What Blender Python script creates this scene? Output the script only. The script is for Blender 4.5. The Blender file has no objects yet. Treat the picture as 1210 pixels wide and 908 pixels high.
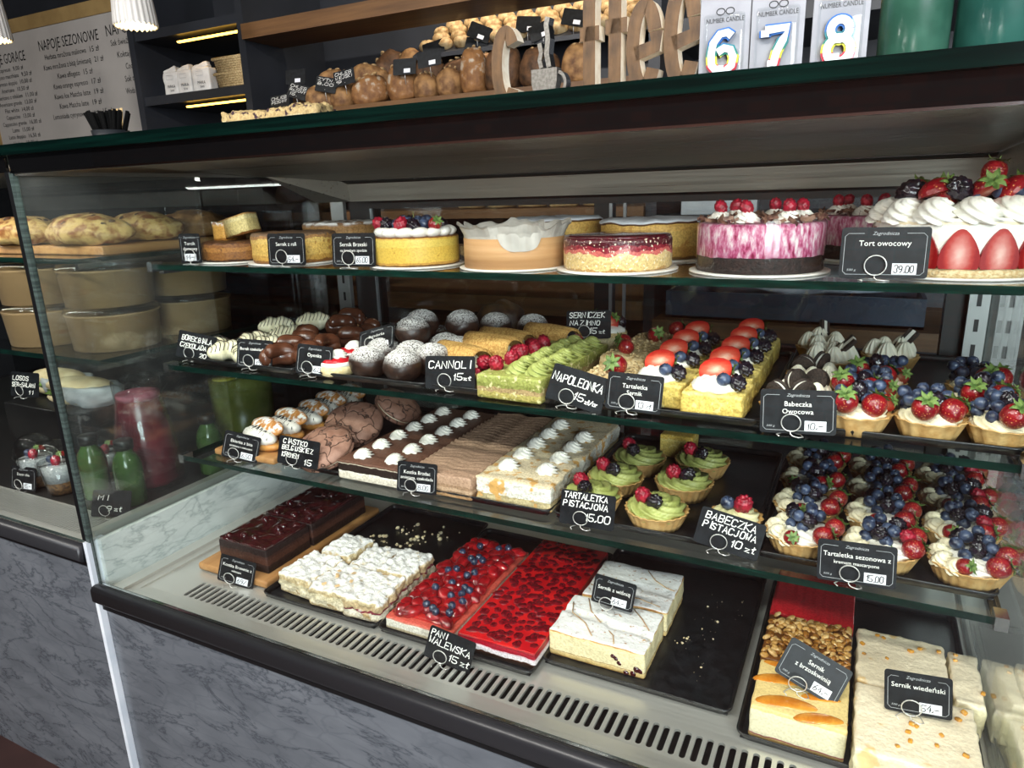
import bpy, bmesh, math, random
from math import sin, cos, pi, radians as RD
from mathutils import Vector, Matrix, Euler, noise

# ------------------------------------------------------------------ camera, world, light, exposure
scene = bpy.context.scene
COL = scene.collection
cam_d = bpy.data.cameras.new('camera')
cam_d.sensor_width = 36.0
cam_d.lens = 24.49
cam_d.clip_start = 0.02
cam = bpy.data.objects.new('camera', cam_d)
COL.objects.link(cam)
_r = Vector((0.89421709, 0.44663991, -0.02980898))
_u = Vector((-0.09208307, 0.24870998, 0.96419088))
_b = Vector((0.43805992, -0.85945107, 0.26352869))
cam.matrix_world = Matrix(((_r.x, _u.x, _b.x, 0.0), (_r.y, _u.y, _b.y, 0.0), (_r.z, _u.z, _b.z, 1.2636), (0, 0, 0, 1)))
scene.camera = cam

world = bpy.data.worlds.new('world')
scene.world = world
world.use_nodes = True
world.node_tree.nodes['Background'].inputs[0].default_value = (0.75, 0.86, 1.0, 1)
world.node_tree.nodes['Background'].inputs[1].default_value = 0.6

def area_light(name, loc, direction, sx, sy, watt, col):
    d = bpy.data.lights.new(name, 'AREA')
    d.shape = 'RECTANGLE'; d.size = sx; d.size_y = sy; d.energy = watt; d.color = col
    o = bpy.data.objects.new(name, d); COL.objects.link(o)
    o.location = loc
    o.rotation_euler = Vector(direction).to_track_quat('-Z', 'Y').to_euler()
    return o

# daylight entering by the shop window in the brick wall behind the customer
area_light('window_daylight', (2.0, -2.72, 1.75), (-0.35, 1, -0.10), 2.1, 1.9, 270, (0.88, 0.94, 1.0))
# fill lights added over the customer side to brighten shelves and deck
CEIL = [(-2.3, -1.1), (-1.1, -1.1), (0.1, -1.1)]
for cx, cy in CEIL: area_light('ceiling_fill_light', (cx, cy, 2.84), (0, 0.45, -1), 0.34, 0.34, 80, (1.0, 0.97, 0.92))
# case lamp: led tube tucked behind the dark band at the top front of the display case
area_light('case_led_light', (-0.36, 0.732, 1.3275), (0, 0.30, -1), 1.78, 0.016, 4.2, (1.0, 0.965, 0.90))
area_light('neighbour_led_light', (-2.0, 0.732, 1.3275), (0, 0.42, -1), 1.4, 0.022, 3.0, (1.0, 0.95, 0.88))

vs = scene.view_settings
vs.view_transform = 'Standard'; vs.look = 'None'; vs.gamma = 1.0; vs.use_curve_mapping = False
vs.exposure = 0.0
try:
    scene.cycles.transparent_max_bounces = 32
    scene.cycles.max_bounces = 8
    scene.cycles.use_denoising = True
    scene.cycles.caustics_reflective = False
    scene.cycles.caustics_refractive = False
    scene.cycles.sample_clamp_indirect = 6
except Exception:
    pass

# ------------------------------------------------------------------ materials
MATS = {}
def srgb(h):
    if isinstance(h, tuple): return h + (1,) if len(h) == 3 else h
    h = h.lstrip('#')
    c = [int(h[i:i+2], 16) / 255 for i in (0, 2, 4)]
    return tuple((x / 12.92 if x <= 0.04045 else ((x + 0.055) / 1.055) ** 2.4) for x in c) + (1,)

def newmat(name):
    m = bpy.data.materials.new(name); m.use_nodes = True
    nt = m.node_tree
    return m, nt, nt.nodes, nt.links, nt.nodes['Principled BSDF']

def ramp_node(N, stops, interp='LINEAR'):
    r = N.new('ShaderNodeValToRGB'); cr = r.color_ramp; cr.interpolation = interp
    while len(cr.elements) < len(stops): cr.elements.new(0.5)
    for e, (p, c) in zip(cr.elements, stops):
        e.position = min(1, max(0, p)); e.color = srgb(c)
    return r

def obj_coord(N, L, scl=None):
    tc = N.new('ShaderNodeTexCoord')
    if scl is None: return tc.outputs['Object']
    mp = N.new('ShaderNodeMapping'); mp.inputs['Scale'].default_value = scl
    L.new(tc.outputs['Object'], mp.inputs['Vector'])
    return mp.outputs['Vector']

def add_powder(N, L, col_out, amount, psc, pcol='#f4f2ee', upmin=0.1):
    """icing sugar that has settled on the faces that look up"""
    g = N.new('ShaderNodeNewGeometry'); s = N.new('ShaderNodeSeparateXYZ'); L.new(g.outputs['Normal'], s.inputs[0])
    mr = N.new('ShaderNodeMapRange'); mr.inputs['From Min'].default_value = upmin; mr.inputs['From Max'].default_value = upmin + 0.5
    L.new(s.outputs['Z'], mr.inputs['Value'])
    nz = N.new('ShaderNodeTexNoise'); nz.inputs['Scale'].default_value = psc; nz.inputs['Detail'].default_value = 5
    L.new(obj_coord(N, L), nz.inputs['Vector'])
    rp = ramp_node(N, [(0.62 - amount * 0.35, (0, 0, 0)), (0.74 - amount * 0.35, (1, 1, 1))])
    L.new(nz.outputs['Fac'], rp.inputs['Fac'])
    mu = N.new('ShaderNodeMath'); mu.operation = 'MULTIPLY'
    L.new(mr.outputs[0], mu.inputs[0]); L.new(rp.outputs['Color'], mu.inputs[1])
    mx = N.new('ShaderNodeMix'); mx.data_type = 'RGBA'
    L.new(mu.outputs[0], mx.inputs['Factor']); L.new(col_out, mx.inputs['A']); mx.inputs['B'].default_value = srgb(pcol)
    return mx.outputs['Result']

def finish(m, N, L, B, col, rough, metal, bump, bsc, coat, sss, spec, bvec=None):
    if col is not None: L.new(col, B.inputs['Base Color'])
    B.inputs['Roughness'].default_value = rough
    B.inputs['Metallic'].default_value = metal
    B.inputs['Specular IOR Level'].default_value = spec
    B.inputs['Coat Weight'].default_value = coat
    B.inputs['Coat Roughness'].default_value = 0.06
    if sss:
        B.inputs['Subsurface Weight'].default_value = sss
        B.inputs['Subsurface Radius'].default_value = (0.006, 0.004, 0.003)
    if bump:
        nb = N.new('ShaderNodeTexNoise'); nb.inputs['Scale'].default_value = bsc; nb.inputs['Detail'].default_value = 4
        L.new(bvec if bvec else obj_coord(N, L), nb.inputs['Vector'])
        b = N.new('ShaderNodeBump'); b.inputs['Strength'].default_value = min(1, bump * 1.3); b.inputs['Distance'].default_value = 0.003
        L.new(nb.outputs['Fac'], b.inputs['Height']); L.new(b.outputs[0], B.inputs['Normal'])

def M(name, c1, c2=None, sc=60, lo=0.4, hi=0.6, rough=0.5, metal=0, bump=0, bsc=120, coat=0, sss=0, spec=0.5, stretch=None, powder=None, detail=4):
    if name in MATS: return MATS[name]
    m, nt, N, L, B = newmat(name)
    B.inputs['Base Color'].default_value = srgb(c1)
    col = None
    if c2 or powder:
        nz = N.new('ShaderNodeTexNoise'); nz.inputs['Scale'].default_value = sc; nz.inputs['Detail'].default_value = detail
        L.new(obj_coord(N, L, stretch), nz.inputs['Vector'])
        rp = ramp_node(N, [(lo, c1), (hi, c2 or c1)])
        L.new(nz.outputs['Fac'], rp.inputs['Fac']); col = rp.outputs['Color']
        if powder: col = add_powder(N, L, col, *powder)
    finish(m, N, L, B, col, rough, metal, bump, bsc, coat, sss, spec)
    MATS[name] = m
    return m

def LAY(name, layers, h, wob=0.004, wsc=60, rough=0.6, bump=0.4, bsc=150, interp='CONSTANT', powder=None, spot=None, coat=0, sss=0, spec=0.4, grain=0.55):
    """layers by height above the base: [(z_start_metres, colour), ...]"""
    if name in MATS: return MATS[name]
    m, nt, N, L, B = newmat(name)
    co = obj_coord(N, L)
    s = N.new('ShaderNodeSeparateXYZ'); L.new(co, s.inputs[0])
    nz = N.new('ShaderNodeTexNoise'); nz.inputs['Scale'].default_value = wsc; nz.inputs['Detail'].default_value = 4
    L.new(co, nz.inputs['Vector'])
    a = N.new('ShaderNodeMath'); a.operation = 'MULTIPLY_ADD'; a.inputs[1].default_value = wob * 2
    L.new(nz.outputs['Fac'], a.inputs[0]); L.new(s.outputs['Z'], a.inputs[2])
    d = N.new('ShaderNodeMath'); d.operation = 'MULTIPLY_ADD'; d.inputs[1].default_value = 1 / (h * 1.2); d.inputs[2].default_value = (-wob) / (h * 1.2)
    L.new(a.outputs[0], d.inputs[0])
    rp = ramp_node(N, [(z / (h * 1.2), c) for z, c in layers], interp)
    L.new(d.outputs[0], rp.inputs['Fac']); col = rp.outputs['Color']
    # grain: mild speckle so that crumb reads as crumb
    n2 = N.new('ShaderNodeTexNoise'); n2.inputs['Scale'].default_value = 300; n2.inputs['Detail'].default_value = 3; L.new(co, n2.inputs['Vector'])
    r2 = ramp_node(N, [(0.40, (0.50, 0.46, 0.42)), (0.56, (1.0, 1.0, 1.0))]); L.new(n2.outputs['Fac'], r2.inputs['Fac'])
    mx = N.new('ShaderNodeMix'); mx.data_type = 'RGBA'; mx.blend_type = 'MULTIPLY'; mx.inputs['Factor'].default_value = grain
    L.new(col, mx.inputs['A']); L.new(r2.outputs['Color'], mx.inputs['B']); col = mx.outputs['Result']
    if spot:
        n3 = N.new('ShaderNodeTexNoise'); n3.inputs['Scale'].default_value = spot[1]; n3.inputs['Detail'].default_value = 3; L.new(co, n3.inputs['Vector'])
        r3 = ramp_node(N, [(spot[2], (0, 0, 0)), (spot[2] + 0.06, (1, 1, 1))]); L.new(n3.outputs['Fac'], r3.inputs['Fac'])
        m3 = N.new('ShaderNodeMix'); m3.data_type = 'RGBA'; L.new(r3.outputs['Color'], m3.inputs['Factor'])
        L.new(col, m3.inputs['A']); m3.inputs['B'].default_value = srgb(spot[0]); col = m3.outputs['Result']
    if powder: col = add_powder(N, L, col, *powder)
    finish(m, N, L, B, col, rough, 0, bump, bsc, coat, sss, spec)
    MATS[name] = m
    return m

def CRACK(name, c1, c2, crack, sc, width, rough=0.6):
    m, nt, N, L, B = newmat(name)
    co = obj_coord(N, L)
    nw = N.new('ShaderNodeTexNoise'); nw.inputs['Scale'].default_value = 45; L.new(co, nw.inputs['Vector'])
    ad = N.new('ShaderNodeMix'); ad.data_type = 'RGBA'; ad.blend_type = 'LINEAR_LIGHT'; ad.inputs['Factor'].default_value = 0.02
    L.new(co, ad.inputs['A']); L.new(nw.outputs['Color'], ad.inputs['B'])
    v = N.new('ShaderNodeTexVoronoi'); v.feature = 'DISTANCE_TO_EDGE'; v.inputs['Scale'].default_value = sc; L.new(ad.outputs['Result'], v.inputs['Vector'])
    rp = ramp_node(N, [(0, (0, 0, 0)), (width, (1, 1, 1))]); L.new(v.outputs['Distance'], rp.inputs['Fac'])
    nz = N.new('ShaderNodeTexNoise'); nz.inputs['Scale'].default_value = 70; L.new(co, nz.inputs['Vector'])
    r1 = ramp_node(N, [(0.35, c1), (0.65, c2)]); L.new(nz.outputs['Fac'], r1.inputs['Fac'])
    mx = N.new('ShaderNodeMix'); mx.data_type = 'RGBA'; L.new(rp.outputs['Color'], mx.inputs['Factor'])
    mx.inputs['A'].default_value = srgb(crack); L.new(r1.outputs['Color'], mx.inputs['B'])
    L.new(mx.outputs['Result'], B.inputs['Base Color']); B.inputs['Roughness'].default_value = rough
    bp = N.new('ShaderNodeBump'); bp.inputs['Strength'].default_value = 0.9; bp.inputs['Distance'].default_value = 0.002
    L.new(rp.outputs['Color'], bp.inputs['Height']); L.new(bp.outputs[0], B.inputs['Normal'])
    MATS[name] = m
    return m

def GLASS(name, tint=(0.97, 0.99, 0.98), ior=1.45, rough=0.0, gain=1.0, gl=(1, 1, 1), haze=0.0):
    """thin clear pane: lets light straight through, mirrors by Fresnel"""
    m, nt, N, L, B = newmat(name)
    N.remove(B); out = [n for n in N if n.type == 'OUTPUT_MATERIAL'][0]
    t = N.new('ShaderNodeBsdfTransparent'); t.inputs[0].default_value = tint + (1,)
    g = N.new('ShaderNodeBsdfGlossy'); g.inputs['Roughness'].default_value = rough; g.inputs[0].default_value = gl + (1,)
    fr = N.new('ShaderNodeFresnel'); ge = N.new('ShaderNodeNewGeometry')
    mr = N.new('ShaderNodeMapRange'); mr.inputs['To Min'].default_value = ior; mr.inputs['To Max'].default_value = 1 / ior   # same reflectance from inside the pane
    L.new(ge.outputs['Backfacing'], mr.inputs['Value']); L.new(mr.outputs[0], fr.inputs[0])
    mu = N.new('ShaderNodeMath'); mu.operation = 'MULTIPLY'; mu.inputs[1].default_value = gain; mu.use_clamp = True
    L.new(fr.outputs[0], mu.inputs[0])
    mx = N.new('ShaderNodeMixShader'); L.new(mu.outputs[0], mx.inputs[0]); L.new(t.outputs[0], mx.inputs[1]); L.new(g.outputs[0], mx.inputs[2])
    fin = mx.outputs[0]
    if haze:      # fine dust film on the pane
        d = N.new('ShaderNodeBsdfDiffuse'); d.inputs[0].default_value = (.8, .82, .82, 1)
        nz = N.new('ShaderNodeTexNoise'); nz.inputs['Scale'].default_value = 14; nz.inputs['Detail'].default_value = 8; L.new(obj_coord(N, L), nz.inputs['Vector'])
        hm = N.new('ShaderNodeMath'); hm.operation = 'MULTIPLY'; hm.inputs[1].default_value = haze * 2; L.new(nz.outputs['Fac'], hm.inputs[0])
        m2 = N.new('ShaderNodeMixShader'); L.new(hm.outputs[0], m2.inputs[0]); L.new(fin, m2.inputs[1]); L.new(d.outputs[0], m2.inputs[2]); fin = m2.outputs[0]
    L.new(fin, out.inputs[0])
    MATS[name] = m
    return m

def EMIT(name, col, s):
    m, nt, N, L, B = newmat(name)
    B.inputs['Base Color'].default_value = srgb(col); B.inputs['Emission Color'].default_value = srgb(col); B.inputs['Emission Strength'].default_value = s
    MATS[name] = m
    return m

def MARBLE(name, base, base2, vein, sc=4.0, rough=0.25):
    m, nt, N, L, B = newmat(name)
    tcm = N.new('ShaderNodeTexCoord'); mpm = N.new('ShaderNodeMapping'); mpm.inputs['Rotation'].default_value = (RD(35), RD(40), 0); mpm.inputs['Scale'].default_value = (1.0, 1.0, 2.6); L.new(tcm.outputs['Object'], mpm.inputs['Vector']); co = mpm.outputs['Vector']
    n1 = N.new('ShaderNodeTexNoise'); n1.inputs['Scale'].default_value = sc * 1.4; n1.inputs['Detail'].default_value = 6; L.new(co, n1.inputs['Vector'])
    r1 = ramp_node(N, [(0.35, base), (0.7, base2)]); L.new(n1.outputs['Fac'], r1.inputs['Fac'])
    n2 = N.new('ShaderNodeTexNoise'); n2.inputs['Scale'].default_value = sc; n2.inputs['Detail'].default_value = 7; n2.inputs['Roughness'].default_value = 0.62; n2.inputs['Distortion'].default_value = 0.4
    L.new(co, n2.inputs['Vector'])
    sb = N.new('ShaderNodeMath'); sb.operation = 'SUBTRACT'; sb.inputs[1].default_value = 0.5; L.new(n2.outputs['Fac'], sb.inputs[0])
    ab = N.new('ShaderNodeMath'); ab.operation = 'ABSOLUTE'; L.new(sb.outputs[0], ab.inputs[0])
    r2 = ramp_node(N, [(0.0, (0.9, 0.9, 0.9)), (0.010, (0.4, 0.4, 0.4)), (0.035, (0, 0, 0))]); L.new(ab.outputs[0], r2.inputs['Fac'])
    v = N.new('ShaderNodeTexVoronoi'); v.feature = 'DISTANCE_TO_EDGE'; v.inputs['Scale'].default_value = sc * 2.2
    wz = N.new('ShaderNodeMix'); wz.data_type = 'RGBA'; wz.blend_type = 'LINEAR_LIGHT'; wz.inputs['Factor'].default_value = 0.07
    L.new(co, wz.inputs['A']); L.new(n1.outputs['Color'], wz.inputs['B']); L.new(wz.outputs['Result'], v.inputs['Vector'])
    r3 = ramp_node(N, [(0.0, (0.22, 0.22, 0.22)), (0.06, (0, 0, 0))]); L.new(v.outputs['Distance'], r3.inputs['Fac'])
    mxx = N.new('ShaderNodeMath'); mxx.operation = 'MAXIMUM'; L.new(r2.outputs['Color'], mxx.inputs[0]); L.new(r3.outputs['Color'], mxx.inputs[1])
    mx = N.new('ShaderNodeMix'); mx.data_type = 'RGBA'; L.new(mxx.outputs[0], mx.inputs['Factor'])
    L.new(r1.outputs['Color'], mx.inputs['A']); mx.inputs['B'].default_value = srgb(vein)
    L.new(mx.outputs['Result'], B.inputs['Base Color']); B.inputs['Roughness'].default_value = rough
    MATS[name] = m
    return m

def BRUSHED(name, c, rough=0.28, stretch=(3, 260, 260), metal=1.0):
    m, nt, N, L, B = newmat(name)
    nz = N.new('ShaderNodeTexNoise'); nz.inputs['Scale'].default_value = 1; nz.inputs['Detail'].default_value = 4
    L.new(obj_coord(N, L, stretch), nz.inputs['Vector'])
    rp = ramp_node(N, [(0.3, (rough - 0.08,) * 3), (0.7, (rough + 0.1,) * 3)]); L.new(nz.outputs['Fac'], rp.inputs['Fac'])
    L.new(rp.outputs['Color'], B.inputs['Roughness'])
    B.inputs['Base Color'].default_value = srgb(c); B.inputs['Metallic'].default_value = metal
    b = N.new('ShaderNodeBump'); b.inputs['Strength'].default_value = 0.08; b.inputs['Distance'].default_value = 0.001
    L.new(nz.outputs['Fac'], b.inputs['Height']); L.new(b.outputs[0], B.inputs['Normal'])
    MATS[name] = m
    return m

def WOOD(name, c1, c2, stretch=(4, 60, 60), rough=0.5):
    return M(name, c1, c2, sc=1, lo=0.3, hi=0.7, rough=rough, stretch=stretch, bump=0.15, bsc=90)

def BRICK(name):
    m, nt, N, L, B = newmat(name)
    tc = N.new('ShaderNodeTexCoord'); mp = N.new('ShaderNodeMapping'); mp.inputs['Rotation'].default_value = (pi / 2, 0, 0); L.new(tc.outputs['Object'], mp.inputs['Vector'])
    b = N.new('ShaderNodeTexBrick'); b.inputs['Scale'].default_value = 4.0
    b.inputs['Color1'].default_value = srgb('#7a4434'); b.inputs['Color2'].default_value = srgb('#5b3328'); b.inputs['Mortar'].default_value = srgb('#4b423c')
    L.new(mp.outputs['Vector'], b.inputs['Vector']); L.new(b.outputs['Color'], B.inputs['Base Color']); B.inputs['Roughness'].default_value = 0.85
    MATS[name] = m
    return m

glass = GLASS('clear_glass')
glass_rear = GLASS('rear_glass', tint=(0.82, 0.85, 0.86), gain=1.2)
glass_side = GLASS('side_glass', tint=(0.90, 0.93, 0.92), gain=1.3, haze=0.018)
plastic_clear = GLASS('clear_plastic', tint=(0.96, 0.97, 0.97), ior=1.4, rough=0.05)
green_edge = M('green_glass_edge', '#061a16', '#0d3129', sc=6, lo=0.45, hi=0.8, rough=0.1, spec=0.5, stretch=(3, 30, 30))
dark_green_edge = M('dark_green_glass_edge', '#030f0d', '#06211b', sc=5, lo=0.45, hi=0.8, rough=0.12, spec=0.5, stretch=(1, 30, 30))
dark_glass = M('dark_glossy_glass', '#0a0a0b', rough=0.03, spec=0.9, coat=0.6)
steel = BRUSHED('brushed_steel', '#b3aea4', 0.34, metal=0.75)
pale_edge = M('pale_glass_edge', '#333d3b', '#4a5653', sc=8, rough=0.15, stretch=(1, 1, 20))
steel_deck = BRUSHED('deck_steel', '#dedcd6', 0.36, metal=0.7)
chrome = M('polished_chrome', '#d8d8d8', rough=0.12, metal=1)
wire_m = M('wire_chrome', '#dedcd8', rough=0.3, metal=0.6)
black_profile = M('black_bumper', '#232326', rough=0.38, spec=0.5)
black_frame = M('black_frame', '#0d0e10', rough=0.4)
tray_black = M('black_tray', '#0b0c0e', '#16181b', sc=60, rough=0.3, spec=0.5, bump=0.08, bsc=300)
charcoal = M('charcoal_paint', '#1c1e22', '#222429', sc=6, rough=0.5)
marble_front = MARBLE('shaded_marble', '#565a60', '#676b71', '#3b4047', 5.0)  # same stone as the side panel, front shade put into a darker colour
marble_side = MARBLE('pale_marble', '#c6cecb', '#dae0dd', '#a3adac', 5.0)  # paler copy of that stone, for the brightly lit inside
marble_edge = M('pale_marble_edge', '#dfe4ea', '#cfd6de', sc=12, rough=0.3)
oak = WOOD('oak_board', '#9a6a3c', '#b98a56', stretch=(60, 5, 60))
oak_x = WOOD('oak_shelf', '#5e4128', '#7c5836', stretch=(4, 70, 70))
sign_wood = WOOD('sign_wood', '#3f2c1a', '#705232', stretch=(90, 200, 30))
sign_edge = M('sign_lit_edge', '#d8c8b0', '#e6dcc8', sc=80, rough=0.6)  # light on the letters' side faces, put into a paler colour
white_board = M('white_cake_board', '#efece6', '#e2ddd4', sc=20, rough=0.45)
card_black = M('slate_card', '#0c0e11', '#171a1e', sc=70, rough=0.45, spec=0.25)
ink_white = M('white_ink', '#f1efe9', rough=0.7)
ink_grey = M('grey_ink', '#a9abad', rough=0.7)
ink_black = M('black_ink', '#151515', rough=0.6)
sticker = M('white_sticker', '#e9eaf0', rough=0.5)

# ------------------------------------------------------------------ geometry helpers: every shape is (verts, faces[, material index per face])
def box(x0, x1, y0, y1, z0, z1):
    v = [(x, y, z) for z in (z0, z1) for y in (y0, y1) for x in (x0, x1)]
    return v, [(0, 2, 3, 1), (4, 5, 7, 6), (0, 1, 5, 4), (2, 6, 7, 3), (0, 4, 6, 2), (1, 3, 7, 5)]   # bottom top front back left right

def join(*gs):
    V, F, K = [], [], []
    for g in gs:
        o = len(V); V += list(g[0]); F += [tuple(i + o for i in f) for f in g[1]]
        K += list(g[2]) if len(g) > 2 else [0] * len(g[1])
    return V, F, K

def setk(g, k): return g[0], g[1], [k] * len(g[1])

def xf(g, loc=(0, 0, 0), rot=(0, 0, 0), scl=(1, 1, 1)):
    if not hasattr(scl, '__len__'): scl = (scl,) * 3
    mt = Matrix.LocRotScale(Vector(loc), Euler(rot), Vector(scl))
    return ([tuple(mt @ Vector(p)) for p in g[0]],) + tuple(g[1:])

def lathe(prof, seg=32, rf=None):
    V, F = [], []
    n = len(prof)
    for i, (r, z) in enumerate(prof):
        for k in range(seg):
            a = 2 * pi * k / seg
            q = rf(a, i / (n - 1), r, z) if rf else (r, z)
            V.append((q[0] * cos(a), q[0] * sin(a), q[1]))
    for i in range(n - 1):
        for k in range(seg):
            k2 = (k + 1) % seg
            F.append((i * seg + k, i * seg + k2, (i + 1) * seg + k2, (i + 1) * seg + k))
    F.append(tuple(range(seg - 1, -1, -1)))
    F.append(tuple((n - 1) * seg + k for k in range(seg)))
    return V, F

def lathe_open(prof, seg=32, rf=None):
    g = lathe(prof, seg, rf)
    return g[0], g[1][:-2]

def ell(rx, ry, rz, nu=20, nv=12, fn=None, c=(0, 0, 0)):
    V, F = [(0, 0, -1)], []
    for j in range(1, nv):
        b = -pi / 2 + pi * j / nv
        for i in range(nu):
            a = 2 * pi * i / nu
            V.append((cos(b) * cos(a), cos(b) * sin(a), sin(b)))
    V.append((0, 0, 1))
    for i in range(nu):
        F.append((0, 1 + (i + 1) % nu, 1 + i))
        F.append((len(V) - 1, 1 + (nv - 2) * nu + i, 1 + (nv - 2) * nu + (i + 1) % nu))
    for j in range(nv - 2):
        for i in range(nu):
            a = 1 + j * nu + i; b = 1 + j * nu + (i + 1) % nu
            F.append((a, b, b + nu, a + nu))
    out = []
    for p in V:
        q = fn(Vector(p)) if fn else Vector(p)
        out.append((q[0] * rx + c[0], q[1] * ry + c[1], q[2] * rz + c[2]))
    return out, F

def lumpy(seed, amp, fs):
    o = Vector((seed * 3.1, seed * 1.7, seed * 0.9))
    return lambda p: p * (1 + amp * noise.noise(p * fs + o))

def rslab(w, d, h, r=0.004, n=(8, 8, 3), amp=0.0, fs=40, seed=0, top_amp=None, wave=None):
    """box with rounded edges, base at z=0, centred; amp roughens the sides, top_amp the top"""
    def lines(L, k):
        a = [-L / 2, -L / 2 + r * 0.3, -L / 2 + r]
        m = [-L / 2 + r + (L - 2 * r) * i / k for i in range(1, k)]
        return a + m + [L / 2 - r, L / 2 - r * 0.3, L / 2]
    X, Y, Z = lines(w, n[0]), lines(d, n[1]), lines(h, n[2])
    nx, ny, nz = len(X) - 1, len(Y) - 1, len(Z) - 1
    idx, V, F = {}, [], []
    so = Vector((seed * 5.3, seed * 2.9, seed * 7.7))
    ta = amp if top_amp is None else top_amp
    def vid(i, j, k):
        if (i, j, k) in idx: return idx[(i, j, k)]
        p = Vector((X[i], Y[j], Z[k]))
        c = Vector((max(-w/2 + r, min(w/2 - r, p.x)), max(-d/2 + r, min(d/2 - r, p.y)), max(-h/2 + r, min(h/2 - r, p.z))))
        dd = p - c
        q = c + dd.normalized() * r if dd.length > 1e-9 else p
        nrm = dd.normalized() if dd.length > 1e-9 else Vector((0, 0, 1))
        if amp or ta:
            a = ta if nrm.z > 0.6 else (0 if nrm.z < -0.3 else amp)
            q = q + nrm * a * (noise.noise(q * fs + so) + 0.5 * noise.noise(q * fs * 2.3 + so))
        z = q.z + h / 2
        if wave and z > h * 0.5: z += wave(q.x, q.y)
        V.append((q.x, q.y, max(0, z))); idx[(i, j, k)] = len(V) - 1
        return len(V) - 1
    for i in range(nx):
        for j in range(ny):
            F.append((vid(i, j, nz), vid(i+1, j, nz), vid(i+1, j+1, nz), vid(i, j+1, nz)))
            F.append((vid(i, j, 0), vid(i, j+1, 0), vid(i+1, j+1, 0), vid(i+1, j, 0)))
    for i in range(nx):
        for k in range(nz):
            F.append((vid(i, 0, k), vid(i+1, 0, k), vid(i+1, 0, k+1), vid(i, 0, k+1)))
            F.append((vid(i, ny, k), vid(i, ny, k+1), vid(i+1, ny, k+1), vid(i+1, ny, k)))
    for j in range(ny):
        for k in range(nz):
            F.append((vid(0, j, k), vid(0, j, k+1), vid(0, j+1, k+1), vid(0, j+1, k)))
            F.append((vid(nx, j, k), vid(nx, j+1, k), vid(nx, j+1, k+1), vid(nx, j, k+1)))
    return V, F

def tube(pts, r, seg=8, closed=False):
    pts = [Vector(p) for p in pts]; n = len(pts)
    V, F = [], []
    up = Vector((0, 0, 1))
    prev = None
    for i, p in enumerate(pts):
        if closed: t = pts[(i + 1) % n] - pts[i - 1]
        else: t = pts[min(n - 1, i + 1)] - pts[max(0, i - 1)]
        t.normalize()
        if prev is None:
            a = t.cross(up)
            if a.length < 1e-3: a = t.cross(Vector((1, 0, 0)))
        else:
            a = prev - t * prev.dot(t)
            if a.length < 1e-6: a = t.cross(up)
        a.normalize(); b = t.cross(a); prev = a
        rr = r(i / max(1, n - 1)) if callable(r) else r
        for k in range(seg):
            th = 2 * pi * k / seg
            V.append(tuple(p + (a * cos(th) + b * sin(th)) * rr))
    m = n if closed else n - 1
    for i in range(m):
        j = (i + 1) % n
        for k in range(seg):
            k2 = (k + 1) % seg
            F.append((i * seg + k, i * seg + k2, j * seg + k2, j * seg + k))
    if not closed:
        F.append(tuple(range(seg - 1, -1, -1))); F.append(tuple((n - 1) * seg + k for k in range(seg)))
    return V, F

def ribbon(strokes, w):
    """flat strokes in the XZ plane (facing -Y): list of polylines of (x, z)"""
    V, F = [], []
    for s in strokes:
        p = [Vector((a, b)) for a, b in s]
        o = len(V)
        for i, q in enumerate(p):
            t = (p[min(len(p) - 1, i + 1)] - p[max(0, i - 1)])
            t = t.normalized() if t.length > 1e-9 else Vector((1, 0))
            nn = Vector((-t.y, t.x)) * w / 2
            e = Vector((0, 0))
            if i == 0: e = -t * w * 0.4
            elif i == len(p) - 1: e = t * w * 0.4
            V += [(q.x + e.x + nn.x, 0, q.y + e.y + nn.y), (q.x + e.x - nn.x, 0, q.y + e.y - nn.y)]
        for i in range(len(p) - 1):
            F.append((o + 2 * i, o + 2 * i + 1, o + 2 * i + 3, o + 2 * i + 2))
    return V, F

def stroke_prism(path, w, d, closed=False):
    """thick band following a 2D path (x, z), depth d along +Y; face 0, edges 1"""
    p = [Vector(a) for a in path]; n = len(p)
    V, F, K = [], [], []
    for i, q in enumerate(p):
        if closed: t = p[(i + 1) % n] - p[i - 1]
        else: t = p[min(n - 1, i + 1)] - p[max(0, i - 1)]
        t.normalize(); ww = w(i / (n - 1)) if callable(w) else w
        nn = Vector((-t.y, t.x)) * ww / 2
        for y in (0, d):
            V += [(q.x + nn.x, y, q.y + nn.y), (q.x - nn.x, y, q.y - nn.y)]
    for i in range(n if closed else n - 1):
        a, b = 4 * i, 4 * ((i + 1) % n)
        F += [(a, a+1, b+1, b), (a+2, b+2, b+3, a+3), (a, b, b+2, a+2), (a+1, a+3, b+3, b+1)]; K += [0, 0, 1, 1]
    if not closed:
        F += [(0, 2, 3, 1), (4*n-4, 4*n-3, 4*n-1, 4*n-2)]; K += [1, 1]
    return V, F, K

def arc2(cx, cz, rx, rz, a0, a1, n=16):
    return [(cx + rx * cos(RD(a0 + (a1 - a0) * i / n)), cz + rz * sin(RD(a0 + (a1 - a0) * i / n))) for i in range(n + 1)]

def make_mesh(name, g, mats, smooth=True):
    me = bpy.data.meshes.new(name)
    me.from_pydata([tuple(p) for p in g[0]], [], [tuple(f) for f in g[1]])
    for m in (mats if isinstance(mats, (list, tuple)) else [mats]): me.materials.append(m)
    if len(g) > 2: me.polygons.foreach_set('material_index', g[2])
    if smooth: me.polygons.foreach_set('use_smooth', [True] * len(me.polygons))
    me.update()
    return me

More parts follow.
